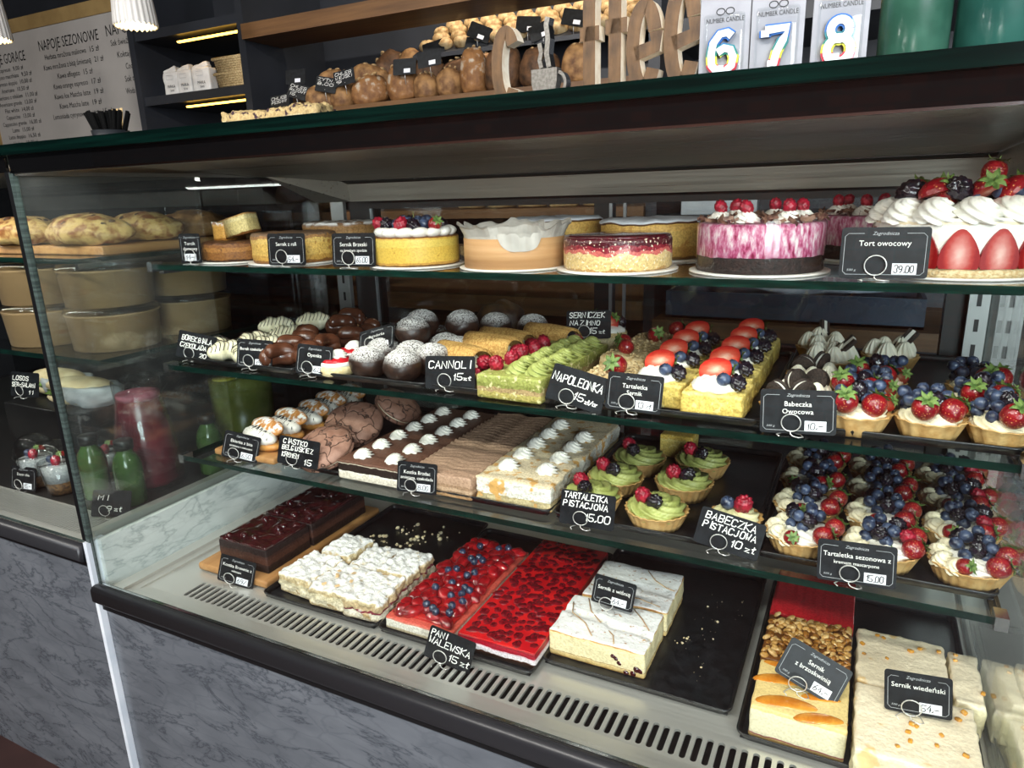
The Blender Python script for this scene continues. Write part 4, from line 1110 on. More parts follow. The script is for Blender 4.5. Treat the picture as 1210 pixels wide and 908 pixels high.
# small cheesecake with strawberries behind
t = thing('mini_cheesecake', 'small cheesecake topped with strawberry halves behind the SERNICZEK tag', 'cake', (-.452, 1.30, zt))
put('cake_body', cyl(.045, .040, .004, amp=.002), LAY('mini_cheese', [(0, '#b88c4c'), (.006, '#e6d6a6'), (.034, '#e0c48a')], .04), t)
put('cream_top', lathe([(.04, 0), (.04, .006), (.03, .012), (.001, .014)], 32, lambda a, tt, r, z: (r * (1 + .06 * cos(9 * a)), z)), cream_m, t, (0, 0, .039))
hstraw(t, (-.010, -.014, .062), (.6, -.5, -.2), 1.2); hstraw(t, (.014, -.010, .058), (.7, .7, .3), 1.2); blackb(t, (-.03, -.01, .058)); blackb(t, (.03, .012, .056))

# crumble loaves with strawberries
g6 = 'crumble-topped cream loaves'
cm = M('oat_crumble', '#b99a66', '#e0cba0', sc=170, lo=.35, hi=.62, rough=.8, bump=.9, bsc=240)
crumb_bits = []
def crumble_loaf(name, label, x, y, L, W, H, rz, seed, berries):
    t = thing(name, label, 'cake', (x, y, zt), rz, g6)
    put('loaf_body', rslab(W, L, H, .010, (8, 16, 4), .0028, 70, seed, .004), cm, t)
    r2 = random.Random(seed); bits = []
    for i in range(170):
        px, py = r2.uniform(-W / 2 + .004, W / 2 - .004), r2.uniform(-L / 2 + .004, L / 2 - .004)
        bits.append(xf(ell(.0034, .0028, .0024, 6, 5), (px, py, H - .0005 + r2.uniform(-.001, .002) - .5 * max(0, abs(px) - W / 2 + .012)), (0, 0, r2.uniform(0, 3)), r2.uniform(.6, 1.3)))
    c = put('crumble_topping', join(*bits), cm, t); c['kind'] = 'stuff'
    for (bx, by, s) in berries: straw(t, (bx, by, H + .004), (1.1, .3 * bx * 60, by * 20), s)
    return t
crumble_loaf('crumble_loaf', 'long pale crumble loaf with a row of whole strawberries on top', -.345, 1.195, .22, .080, .042, RD(-3), 3, ((.012, -.080, .9), (-.012, -.030, .9), (.004, .040, 1.0), (.02, .095, 1.0)))
crumble_loaf('crumble_loaf', 'short crumble slice behind the NAPOLEONKA tag with one strawberry', -.338, 1.030, .095, .080, .036, RD(-3), 8, ((.012, -.012, 1.15),))

# cheesecake squares with cream and fruit
g7 = 'cheesecake squares with cream, strawberry half, blueberry and blackberry'
sqm = LAY('cheesecake_square', [(0, '#c9a35c'), (.003, '#dcbd62'), (.018, '#dfc468'), (.032, '#e6cf78'), (.037, '#d9b654')], .040, .003, 80, rough=.55, bump=.5, spot=('#e9d48c', 140, .6))
sq = thing('cheesecake_square', 'yellow cheesecake square topped with cream, strawberry half, blueberry and blackberry', 'cake', (-.170, .972, zt), RD(-3), g7)
put('cheesecake_body', rslab(.084, .078, .036, .004, (18, 18, 8), .0026, 90, 2, .0035), sqm, sq)
def blob(a, tt, r, z): return r * (1 + .10 * cos(6 * a + 7 * tt)), z + .001 * cos(6 * a)
put('whipped_cream', lathe([(.030, 0), (.034, .004), (.033, .009), (.027, .012), (.025, .015), (.016, .019), (.001, .020)], 48, blob), cream_m, sq, (-.002, -.002, .034))
hdir(sq, (-.006, .004, .0600), (1, .12, .10), (-.1, -.62, .78), 1.55)
blueb(sq, (.012, -.022, .054), s=1.15); blackb(sq, (.030, -.016, .050), s=1.12)
for i, (x, y) in enumerate(((-.172, 1.055), (-.170, 1.140), (-.170, 1.225), (-.257, 1.000), (-.257, 1.085), (-.257, 1.170), (-.257, 1.255), (-.170, 1.310))):
    dup(sq, (x, y, zt), RD(-4 + 3 * (i % 3)))

# cookie tartlets with cream kisses
g8 = 'cookie tartlets with cream kisses'
cookie_m = M('black_cookie', '#231b17', '#3a2e27', sc=260, rough=.7, bump=.9, bsc=380)
shell_m = M('tart_shell', '#b88a4e', '#d9b478', sc=60, lo=.35, hi=.7, rough=.6, bump=.25, bsc=240)
def tart_shell(r, h, rb, nf, depth):
    prof = [(rb * .4, .0), (rb, 0), (rb + (r - rb) * .35, h * .35), (rb + (r - rb) * .75, h * .75), (r, h), (r + .0008, h + .0008), (r - .0022, h + .0008), (r - .006, h - .004), (r * .6, h - .005), (.001, h - .005)]
    def rf(a, tt, q, z):
        k = depth * cos(nf * a)
        return (q * (1 + k * (1 if .05 < tt < .8 else 0)), z)
    return lathe(prof, nf * 4, rf)
SH_BIG = make_mesh('tart_shell', tart_shell(.048, .027, .036, 24, .028), shell_m)
SH_WAVE = make_mesh('tart_shell', tart_shell(.039, .026, .028, 14, .045), shell_m)
def cookie(par, loc, rot):
    o = put('sandwich_cookie', join(setk(xf(lathe([(.0195, 0), (.0205, .001), (.0205, .004), (.0195, .005)], 24, lambda a, t, r, z: (r * (1 + .02 * cos(20 * a)), z)), (0, 0, -.0075)), 0), setk(xf(lathe([(.018, 0), (.0185, .003)], 24), (0, 0, -.0018)), 1), setk(xf(lathe([(.0195, 0), (.0205, .001), (.0205, .004), (.0195, .005)], 24, lambda a, t, r, z: (r * (1 + .02 * cos(20 * a)), z)), (0, 0, .0022)), 0)), [cookie_m, cream_m], par, loc, rot)
    return o
ck = thing('cookie_tartlet', 'cream tartlet with white cream kisses and black sandwich cookies', 'tart', (-.062, 1.030, zt), 0, g8)
put('tart_shell', SH_WAVE, None, ck)
put('cream_filling', lathe([(.034, 0), (.033, .004), (.02, .007), (.001, .008)], 32), custard_m, ck, (0, 0, .021))
for i in range(6): put('cream_kiss', KISS, None, ck, (.0235 * cos(i * pi / 3 + .3), .0235 * sin(i * pi / 3 + .3), .025), (0, 0, i), .92)
cookie(ck, (-.010, -.010, .042), Vector((.8, -.55, .25)).to_track_quat('Z', 'Y').to_euler()).scale = (.85,) * 3; cookie(ck, (.016, .006, .042), Vector((-.35, -.85, .3)).to_track_quat('Z', 'Y').to_euler()).scale = (.78,) * 3
for x, y in ((-.055, 1.115), (-.072, .960)): dup(ck, (x, y, zt + (.004 if y > 1.1 else 0)), y * 3)
kt = thing('wafer_tartlet', 'cream tartlet with tall cream kisses and an upright chocolate wafer stick', 'tart', (-.040, 1.235, zt), 0, g8)
put('tart_shell', SH_WAVE, None, kt, scl=1.1)
put('cream_filling', lathe([(.036, 0), (.035, .008), (.02, .012), (.001, .013)], 32), custard_m, kt, (0, 0, .022))
for i in range(5): put('cream_kiss', KISS, None, kt, (.024 * cos(i * 1.257), .024 * sin(i * 1.257), .031), (0, 0, i), 1.15 + .25 * (i == 0))
put('wafer_stick', join(setk(box(-.003, .003, -.009, -.003, 0, .045), 0), setk(box(-.003, .003, -.003, .003, 0, .045), 1), setk(box(-.003, .003, .003, .009, 0, .045), 0)), [cookie_m, cream_m], kt, (.006, -.004, .034), (.5, .55, .6), smooth=False)
dup(kt, (.050, 1.30, zt), .7); dup(kt, (-.055, 1.33, zt), 1.9)

# ------------------------------------------------------------------ berry tartlets
def berry_pile(t, r, zb, seed, nblue, nblack, lean):
    q = random.Random(seed)
    pts = []
    tries = 0
    while len(pts) < nblue + nblack and tries < 4000:
        tries += 1
        a, rr = q.uniform(0, 2 * pi), r * q.random() ** .5
        x, y = rr * cos(a) + lean[0], rr * sin(a) + lean[1]
        z = zb
        for p in pts:
            d = ((p[0] - x) ** 2 + (p[1] - y) ** 2) ** .5
            if d < .0150: z = max(z, p[2] + max(0, .0150 ** 2 - d * d) ** .5 * .92)
        if z < zb + .019: pts.append((x, y, z))
    for i, p in enumerate(pts):
        if i % max(2, (nblue + nblack) // max(1, nblack)) == 1: blackb(t, p, s=1.0)
        else: blueb(t, p, s=q.uniform(.88, 1.08))
def fruit_tart(name, label, loc, rz, big, seed, group):
    t = thing(name, label, 'tart', loc, rz, group)
    if big:
        put('tart_shell', SH_BIG, None, t); h, r = .025, .040
    else:
        put('tart_shell', SH_WAVE, None, t); h, r = .024, .033
    put('mascarpone_cream', spiral_top(r, .014 if big else .016, 9, 2.0, .16), cream_m if big else custard_m, t, (0, 0, h - .004))
    if big: [put('piped_edge', xf(rosette(.0125, .016, 7, 2.4, .18, .45), scl=(1.25, 1, 1)), custard_m, t, (.033 * cos(a), .033 * sin(a), h), (0, .2, a)) for a in (2.3, 2.95, 3.6, 4.2)]
    return t, h
gA = 'large berry tartlets at the right end of the second shelf'
protoA = []
for sd in (1, 2):
    t, h = fruit_tart('berry_tartlet', 'wavy tartlet heaped with blueberries and two strawberries on the second shelf', (0, 0, 0), 0, False, sd, gA)
    berry_pile(t, .027, h + .013, sd + 10, 12, 3, (-.002, .012))
    straw(t, (-.013, -.022, h + .009), (.55, -.15, .4), 1.02); straw(t, (.014, -.024, h + .006), (.7, .35, 2.2), 1.0)
    hstraw(t, (.028, .008, h + .014), (.9, .9, .4), .9)
    protoA.append(t)
spots = [(.008, .955), (.088, .960), (.164, .962), (.012, 1.042), (.150, 1.050), (.158, 1.140), (.03, 1.12), (.085, 1.05)][:7]
for i, (x, y) in enumerate(spots):
    if i < 2: protoA[i].location = (x, y, zt); protoA[i].rotation_euler = (0, 0, .2 * (i - .5))
    else: dup(protoA[i % 2], (x, y, zt), .5 * ((i * 7) % 3 - 1))

gB = 'seasonal berry tartlets on the third shelf'
z3 = Z3 + TT
protoB = []
for sd in (1, 2, 3):
    t, h = fruit_tart('seasonal_tartlet', 'fluted tartlet with mascarpone cream, blueberries and blackberries on the third shelf', (0, 0, 0), 0, True, sd, gB)
    berry_pile(t, .024, h + .011, sd + 40, 9, 3, (.004, .012))
    straw(t, (.014, -.032, h + .009), (.35, 1.15, .35), .92); straw(t, (.034, -.016, h + .010), (.2, .95, .8 + .2 * sd), .88); straw(t, (-.016, -.030, h + .004), (1.05, -.1, .3 * sd), .72)
    if sd == 2: rasp(t, (.026, -.016, h + .022))
    protoB.append(t)
k = 0
for j in range(4):
    for i in range(3):
        x, y = -.047 + .101 * i, .982 + .098 * j
        if k < 3: protoB[k].location = (x, y, z3); protoB[k].rotation_euler = (0, 0, (.1, .35, .0)[k])
        else: dup(protoB[(k * 2) % 3], (x, y, z3), rnd.uniform(-.35, .5))
        k += 1

# pistachio tartlets
gC = 'pistachio cream tartlets with raspberry and blackberry'
pt = thing('pistachio_tartlet', 'fluted tartlet of green pistachio cream with one raspberry and one blackberry', 'tart', (-.254, .978, z3), 0, gC)
put('tart_shell', SH_BIG, None, pt)
put('pistachio_cream', spiral_top(.042, .018, 7, 2.6, .24), pist_m, pt, (0, 0, .021))
rasp(pt, (-.020, -.006, .046), (.5, -.3, 0), 1.3); blackb(pt, (.000, -.016, .043), s=1.25)
for i, (x, y) in enumerate(((-.362, .985), (-.352, 1.075), (-.240, 1.098), (-.340, 1.175), (-.232, 1.205))): dup(pt, (x, y, z3), .5 * (i % 3 - 1))
t = thing('pistachio_cupcake', 'pale pistachio tartlet with blueberry and raspberry behind the BABECZKA PISTACJOWA tag', 'tart', (-.140, 1.000, z3))
put('tart_shell', SH_WAVE, None, t); put('pistachio_cream', spiral_top(.033, .014, 8, 2, .16), M('pale_pistachio', '#d5cf9c', '#e2dcb2', sc=50, rough=.5), t, (0, 0, .021))
blueb(t, (-.012, .0, .044), s=1.3); rasp(t, (.010, .0, .046), (.2, .5, 0), 1.35)

# ------------------------------------------------------------------ third shelf, left: eclairs, whoopie cakes, slabs
gE = 'cream eclairs on the oak board'
bunm = M('golden_bun', '#a9682c', '#d49a54', sc=40, lo=.3, hi=.7, rough=.4, bump=.15)
icing_m = M('white_icing', '#ece8df', '#f6f3ec', sc=60, rough=.4, powder=(.3, 60))
ze = Z3 + .014
ec = thing('cream_eclair', 'split golden eclair with white icing, dark drizzle and piped cream', 'pastry', (-1.078, .975, ze), RD(-14), gE)
put('bottom_bun', xf(ell(.057, .024, .014, 24, 12, lambda p: Vector((p.x, p.y, max(-.75, p.z)))), (0, 0, .0105)), bunm, ec)
def scallop(p): return Vector((p.x, p.y * (1 + .10 * cos(26 * p.x)), p.z * (1 + .10 * cos(26 * p.x + 1))))
put('cream_filling', xf(ell(.053, .0225, .0185, 44, 16, scallop), (.0, -.004, .026)), cream_m, ec)
put('top_bun', xf(ell(.055, .021, .0125, 24, 12), (0, .015, .041), (RD(38), 0, 0)), M('dusted_bun', '#a9682c', '#d49a54', sc=40, lo=.3, hi=.7, rough=.5, powder=(.5, 90)), ec)
sg = [((i / 26 - .5) * .092, -.010 + .008 * sin(i * 1.9), .0440 + .0035 * sin(i * 1.9) - .012 * (2 * i / 26 - 1) ** 2) for i in range(27)]
put('chocolate_drizzle', tube(sg, .0010, 5), dark_line, ec)
for x, y, z, rz in ((-1.080, 1.045, 0, -12), (-1.078, 1.112, 0, -15), (-1.084, 1.178, .002, -13), (-1.082, 1.246, .002, -16)): dup(ec, (x, y, ze + z), RD(rz))
gW = 'cracked chocolate whoopie cakes'
whm = CRACK('cracked_chocolate', '#8a6150', '#a07866', '#24140e', 22, .035)
wh = thing('whoopie_cake', 'large cracked chocolate whoopie cake with cream between two halves leaning back', 'pastry', (-.917, .992, z3 + .010), 0, gW, rot=(RD(30), RD(-6), .1))
def bun(p): return Vector((p.x, p.y, p.z if p.z > 0 else p.z * .35))
put('top_half', xf(ell(.062, .056, .022, 32, 16, lambda p: bun(p) * (1 + .04 * noise.noise(p * 3))), (0, 0, .026)), whm, wh)
put('bottom_half', xf(ell(.061, .055, .017, 32, 14, lambda p: Vector((p.x, p.y, -bun(-p).z))), (0, 0, .017)), whm, wh)
put('cream_layer', xf(ell(.058, .052, .006, 32, 8), (0, 0, .021)), custard_m, wh)
for x, y, z, rot in ((-.945, 1.108, .022, (RD(34), RD(-12), .9)), (-.932, 1.228, .024, (RD(34), RD(-8), 2.0))): dup(wh, (x, y, z3 + z), rot=rot)

def slab_thing(name, label, x0, x1, y0, y1, z, h, mat, amp=.001, top=.0008, r=.003, n=(8, 16, 4), seed=1, rz=0, wave=None, group=None, part='slab_body', fs=60):
    t = thing(name, label, 'cake', ((x0 + x1) / 2, (y0 + y1) / 2, z), rz, group)
    put(part, rslab(x1 - x0, y1 - y0, h, r, n, amp, fs, seed, top, wave), mat, t)
    return t
chm = LAY('chocolate_coconut', [(0, '#e6ddcb'), (.013, '#efe8da'), (.017, '#241611'), (.028, '#2c1b15'), (.031, '#d8cdb8'), (.0325, '#5b3d30'), (.034, '#6a4738')], .038, .0025, 90, bump=.5, spot=None)
t = slab_thing('chocolate_cream_slab', 'chocolate and coconut layer slab with two rows of cream dollops', -.843, -.690, .930, 1.280, z3, .037, chm, seed=4)
for j in range(6):
    for i in range(2): put('cream_dollop', DOLLOP, None, t, (-.040 + .072 * i, -.142 + .056 * j, .0365), (0, 0, j + i * 2), 1.0)
mom = LAY('coffee_mousse', [(0, '#b08a62'), (.006, '#8f7258'), (.012, '#c2a284'), (.018, '#a58468'), (.024, '#b8967c'), (.036, '#b3927a')], .044, .004, 70, rough=.6, bump=.25)
t = slab_thing('coffee_mousse_slab', 'light brown coffee mousse slab with combed waves on top', -.688, -.560, .935, 1.285, z3, .040, mom, seed=6, n=(20, 76, 4), wave=lambda x, y: .0026 * sin(y * 420 + 2.5 * sin(x * 95)) * (1 if y > -.03 else .4))
crm = LAY('cream_apple', [(0, '#a08a58'), (.005, '#c2b288'), (.015, '#b9a878'), (.0165, '#e9e5d8'), (.038, '#f0ede4'), (.0405, '#ead9b8')], .046, .004, 60, rough=.55, bump=.5, spot=('#cf9f5c', 48, .56))
t = slab_thing('cream_apple_slab', 'white cream slab over apple layer with caramel marks and cream dollops', -.556, -.418, .945, 1.295, z3, .044, crm, .0035, .0012, seed=9, n=(20, 44, 10), fs=110)
for j in range(5):
    for i in range(2):
        if (i, j) in ((1, 4),): continue
        put('cream_dollop', DOLLOP, None, t, (-.034 + .070 * i, -.118 + .058 * j + (.006 if i else 0), .0435), (0, 0, j * 1.3 + i), 1.05)
t = slab_thing('cheesecake_end_piece', 'plain yellow cheesecake piece at the back behind the pistachio tartlets', -.325, -.262, 1.26, 1.315, z3, .045, sqm, seed=12, n=(6, 6, 4))

# ------------------------------------------------------------------ bottom deck
# chocolate cherry cake on the oak board
ccm = LAY('cherry_chocolate', [(0, '#1b0f0c'), (.012, '#2a1712'), (.018, '#4a2a1e'), (.030, '#3c2119'), (.036, '#1d0f0e'), (.050, '#260d10')], .058, .004, 60, rough=.55, bump=.5)
glz = M('cherry_glaze', '#260a0d', '#3a1013', sc=50, rough=.07, coat=.7)
zb = ZD + .017
cherry_m = M('dark_cherry', '#2b080c', '#430d12', sc=60, rough=.1, coat=.6)
CHERRY = make_mesh('cherry', ell(.0085, .0085, .0078, 14, 10, lumpy(1, .1, 2)), cherry_m)
for (x0, x1, y0, y1, lab, sd) in ((-1.118, -.988, .866, .985, 'front block of dark chocolate cake with glossy cherry glaze on oak board', 2), (-1.118, -.985, .990, 1.165, 'rear longer block of dark chocolate cake with cherry glaze on oak board', 5)):
    t = slab_thing('cherry_chocolate_cake', lab, x0, x1, y0, y1, zb, .050, ccm, .0015, .001, seed=sd, group='cherry chocolate cake blocks')
    w, d = x1 - x0, y1 - y0
    put('cherry_glaze', rslab(w - .004, d - .003, .007, .003, (20, 20, 1), .001, 60, sd, .0050), glz, t, (0, 0, .0475))
    q = random.Random(sd)
    for i in range(9 if sd == 2 else 13):
        put('cherry', CHERRY, None, t, (q.uniform(-w / 2 + .012, w / 2 - .012), q.uniform(-d / 2 + .012, d / 2 - .012), .0535), (q.uniform(0, 2), q.uniform(0, 2), 0), q.uniform(.8, 1.05))
# sugar-dusted puff squares
gP = 'sugar-dusted puff pastry squares'
pum = LAY('puff_pastry', [(0, '#c9b48c'), (.006, '#e3d6b6'), (.020, '#ded0ac'), (.028, '#cdb78c'), (.034, '#d9c59a')], .040, .005, 50, rough=.8, bump=1.0, bsc=220, powder=(.95, 70, '#e4e2df', .25), spot=('#b99a6a', 60, .62))
pum2 = LAY('puff_cherry', [(0, '#d9cbb0'), (.010, '#e6dcc6'), (.018, '#8a3440'), (.022, '#cdb48a'), (.034, '#d9c59a')], .040, .006, 50, rough=.8, bump=1.0, bsc=220, powder=(.95, 70, '#e4e2df', .25), spot=('#b99a6a', 60, .62))
zd = ZD + TT
for i, (x0, x1, y0, y1, m_, lab, h) in enumerate(((-.942, -.860, .846, .942, pum, 'plain sugar-dusted puff square at the corner nearest the chocolate cake board', .042), (-.861, -.779, .836, .932, pum, 'sugar-dusted puff square with almond flakes in the middle of the front row', .040),
        (-.782, -.702, .834, .930, pum2, 'sugar-dusted puff square showing dark cherry filling beside the strawberry jelly slab', .041), (-.925, -.852, .946, 1.025, pum, 'sugar-dusted puff square at the back next to the empty tray end', .044), (-.846, -.782, .938, 1.020, pum, 'smaller sugar-dusted puff piece wedged in the back row', .037), (-.778, -.706, .934, 1.025, pum2, 'sugar-dusted puff square at the back beside the blueberries of the jelly slab', .042))):
    t = slab_thing('puff_square', lab, x0, x1, y0, y1, zd, h, m_, .0055, .0060, .006, (26, 26, 8), i * 3 + 1, RD((-4, 3, 5, -3, 2, -2)[i]), group=gP, fs=85)
    if i == 1:
        q = random.Random(3)
        for k in range(7): put('almond_flake', rslab(.009, .006, .0010, .0005, (2, 2, 1)), M('almond', '#dcb887', rough=.6), t, (q.uniform(-.015, .03), q.uniform(-.035, .02), h + .003), (q.uniform(-.3, .3), q.uniform(-.3, .3), q.uniform(0, 3)))
q = random.Random(8)
def crumbs(label, x0, x1, y0, y1, z, n, mat, smax=.0035):
    g = []
    for i in range(n):
        s = smax * q.random() ** 2.5
        cc = q.choice([(.3, .7), (.55, .5), (.8, .75), (.5, .2), (.15, .35)]); cx, cy = min(1, max(0, q.gauss(cc[0], .09))), min(1, max(0, q.gauss(cc[1], .09)))
        g.append(xf(ell(1, .8, .7, 6, 4, lumpy(i, .35, 2)), (x0 + cx * (x1 - x0), y0 + cy * (y1 - y0), z + s * .6), (0, 0, q.uniform(0, 3)), max(.0005, s)))
    o = tag_obj(put('pastry_crumbs', join(*g), mat), label, 'crumbs'); o['kind'] = 'stuff'
    return o
crumb_c = M('crumb_pale', '#cdb98f', '#e6dabb', sc=200, rough=.8)
crumbs('pale crumbs scattered over the empty end of the puff square tray', -.92, -.74, 1.04, 1.20, ZD + TT, 110, crumb_c, .006)
crumbs('few crumbs on the empty tray beside the cherry cheesecake', -.225, -.13, .90, 1.20, ZD + TT, 40, crumb_c)
# strawberry jelly slab
jel = M('strawberry_glaze', '#6e0c12', '#a8181e', sc=45, rough=.07, coat=.8)
sbm = LAY('strawberry_slab', [(0, '#d9c9a8'), (.006, '#ece6d6'), (.017, '#efe6da'), (.0195, '#d8806a'), (.022, '#cf5a4c')], .026, .003, 60, rough=.4, bump=.3)
t = slab_thing('strawberry_jelly_slab', 'cream slab covered with glazed strawberry pieces and blueberries in red jelly', -.686, -.552, .836, 1.135, zd, .024, sbm, .0012, .0006, seed=3)
put('red_jelly', rslab(.118, .280, .006, .0028, (10, 20, 1), .002, 50, 2, .0012), M('clear_red_jelly', '#8f1016', '#b02420', sc=25, rough=.05, coat=.8), t, (-.002, .004, .0225))
q = random.Random(12)
LUMP = [make_mesh('strawberry_piece', ell(.0185, .0135, .0095, 18, 12, lumpy(s, .25, 1.5)), jel) for s in (1, 2, 3, 4)]
n = 0
for j in range(13):
    for i in range(5):
        if q.random() < .10: continue
        put('strawberry_piece', LUMP[n % 4], None, t, (-.048 + .0235 * i + q.uniform(-.005, .005), -.128 + .0215 * j + q.uniform(-.005, .005), .030 + q.uniform(0, .002)), (q.uniform(-.2, .2), q.uniform(-.2, .2), q.uniform(0, 6)), q.uniform(.8, 1.05)); n += 1
for (x, y) in ((-.005, -.112), (.012, -.118), (.038, -.098), (.022, -.125), (-.02, -.06), (.020, -.072), (.035, -.06), (.0, -.035), (.03, -.04), (.042, -.045), (-.03, .0), (-.018, .01), (.012, -.002), (.02, .012), (-.012, .055), (.0, .065), (.012, .058), (.0, .046), (-.04, .07), (.02, .11), (.036, .12), (-.02, .105), (.045, -.118), (.048, -.08)):
    blueb(t, (x, y, .0405), s=.85, m=BLUEG)
# raspberry jelly slab
rbm = LAY('raspberry_slab', [(0, '#2b1a12'), (.008, '#4a2c1e'), (.010, '#eadfe2'), (.017, '#e6c3cc'), (.0195, '#a3122a'), (.026, '#8f0c1e')], .032, .004, 60, rough=.3, bump=.2)
t = slab_thing('raspberry_jelly_slab', 'long slab with bright red jelly and dark whole raspberries set in it', -.542, -.402, .838, 1.185, zd, .0295, rbm, .0010, .0002, seed=5)
put('red_jelly', rslab(.1385, .345, .0035, .0016, (4, 10, 1)), M('bright_jelly', '#b5101a', '#cc1f20', sc=22, rough=.04, coat=.8, sss=.2), t, (0, 0, .0275))
setr = M('set_raspberry', '#5e0812', '#7a0e1a', sc=120, rough=.06, coat=.8)
RB = [make_mesh('raspberry', ell(.0105, .0085, .0016, 14, 6, lumpy(s, .35, 2.0)), setr) for s in (1, 2, 3, 4)]
q = random.Random(21); pts = []
while len(pts) < 150:
    p = (q.uniform(-.062, .062), q.uniform(-.165, .165))
    if all((p[0] - a) ** 2 + (p[1] - b) ** 2 > .0135 ** 2 for a, b in pts) or q.random() < .01: pts.append(p)
for i, p in enumerate(pts): put('raspberry', RB[i % 4], None, t, (p[0], p[1], .0306), (0, 0, q.uniform(0, 6)), q.uniform(.75, 1.1))
# sugar-dusted cherry cheesecake
ckm = LAY('dusted_cherry_cheesecake', [(0, '#b98f52'), (.003, '#d9bb7c'), (.008, '#e0c894'), (.0095, '#b79560'), (.011, '#ebdcae'), (.038, '#eadaa6'), (.042, '#c99a5c'), (.044, '#a87444')], .050, .003, 60, rough=.65, bump=.45, powder=(.95, 130, '#e6e4e2', .4), grain=.35)
wv = lambda x, y: .004 * noise.noise(Vector((x * 22, y * 22, 1))) - (.006 if abs(y + .1 * x - .0) < .006 else 0)
t1 = slab_thing('cherry_cheesecake', 'front sugar-dusted cheesecake block with cherries showing at its cut corner', -.400, -.243, .888, 1.000, zd, .045, ckm, .0018, .0006, seed=3, n=(22, 16, 5), wave=wv, group='sugar-dusted cherry cheesecake blocks')
t2 = slab_thing('cherry_cheesecake', 'rear sugar-dusted cheesecake block behind the Sernik z wisnia tag', -.388, -.240, 1.006, 1.130, zd, .046, ckm, .0018, .0006, seed=9, n=(22, 16, 5), wave=wv, group='sugar-dusted cherry cheesecake blocks')
foldm = M('browned_fold', '#a07c56', '#bfa27c', sc=80, rough=.7)
def fold(par, pts, r=.0011): put('fold_line', tube([(a, b, .0462 + wv(a, b)) for a, b in pts], r, 6), foldm, par)
fold(t1, [(-.05, .05), (-.035, .02), (-.005, -.005), (.02, -.03), (.028, -.05)]); fold(t1, [(-.07, .03), (-.06, .0), (-.03, -.02), (-.01, -.045)]); fold(t1, [(.03, .05), (.05, .03), (.068, .005)])
fold(t2, [(.01, .055), (.03, .03), (.055, .012), (.07, .008)]); fold(t2, [(-.07, -.03), (-.03, -.045), (.02, -.04), (.06, -.05)], .0012)
q = random.Random(2)
for i in range(9): put('cherry', CHERRY, None, t1, (.028 + .0055 * i, -.0535 + q.uniform(0, .002), .004 + q.random() * .012 + (.012 if i < 3 else 0)), (q.random(), q.random(), 0), q.uniform(.5, .75))
# right-hand tray: red jelly, nut slab, peach cheesecake, glazed cheesecake
t = slab_thing('red_jelly_cake', 'block of plain red jelly over white mousse beside the nut slab', -.088, .036, 1.070, 1.215, zd, .052, LAY('red_jelly_cake', [(0, '#d8c8a4'), (.008, '#eee6dc'), (.034, '#efe4de'), (.037, '#c22a34'), (.045, '#c4232c')], .054, .002, 60, rough=.25, bump=.1, coat=.3), .0006, .0004, seed=2, n=(24, 8, 5), wave=lambda x, y: .0007 * sin(x * 420))
t = slab_thing('nut_slab', 'caramel slab densely covered with glazed peanuts', -.086, .034, .948, 1.066, zd, .050, LAY('caramel_slab', [(0, '#c9a878'), (.006, '#e3d0a4'), (.040, '#9a6a34'), (.044, '#7a4a20')], .052, .004, 60, rough=.35, bump=.4), .001, .001, seed=7)
nutm = M('glazed_peanut', '#a5722f', '#d9ab66', sc=130, lo=.3, hi=.7, rough=.22, coat=.3)
NUT = [make_mesh('peanut', ell(.0074, .0047, .0036, 12, 8, lambda p: Vector((p.x, p.y, p.z if p.z > -.4 else -.4))), m_) for m_ in (nutm, M('pale_peanut', '#c99a58', '#e6c48a', sc=130, rough=.22, coat=.3), M('dark_peanut', '#7a4a1c', '#a8702f', sc=130, rough=.2, coat=.3))]
q = random.Random(31)
for i in range(230): put('peanut', NUT[i % 3], None, t, (q.uniform(-.057, .057), q.uniform(-.057, .057), .0505 + q.uniform(0, .005)), (q.uniform(-.6, .6), q.uniform(-.6, .6), q.uniform(0, 6)), q.uniform(.7, 1.15))
t = slab_thing('peach_cheesecake', 'cream cheesecake slab with orange peach slices set in the top', -.084, .034, .838, .944, zd, .050, LAY('peach_cake', [(0, '#b9945c'), (.004, '#c9a870'), (.006, '#a3485a'), (.0075, '#e6dcb8'), (.036, '#eadfba'), (.044, '#eccf8c')], .052, .003, 60, rough=.45, bump=.3, grain=.3), .0012, .001, seed=5)
pe = M('peach_orange', '#c8751f', '#e39a3c', sc=60, rough=.15, coat=.5)
for (x, y, a, s) in ((-.035, .012, .20, 1.1), (.030, -.004, .22, .9), (-.020, -.034, .18, 1.25), (.034, -.046, .25, 1.0), (.04, .036, .2, .8), (-.04, .044, -.1, .8)):
    put('peach_slice', ell(.030, .0065, .003, 18, 8, lambda p: Vector((p.x, p.y + .35 * (1 - p.x * p.x) * 1.2, p.z))), pe, t, (x * .8, y, .0488), (0, 0, a), (s * 1.12, s * 1.6, s))
wim = LAY('vienna_cheesecake', [(0, '#cdb88c'), (.003, '#e6d9b2'), (.040, '#e9ddb8'), (.0450, '#f8e6c6'), (.048, '#fae9cb')], .056, .003, 60, rough=.35, bump=.35, grain=.2, spot=('#ecc78c', 26, .63))
can = M('candied_peel', '#c98a2c', '#e0a548', sc=80, rough=.15, coat=.4)
gV = 'glazed vienna cheesecake pieces'
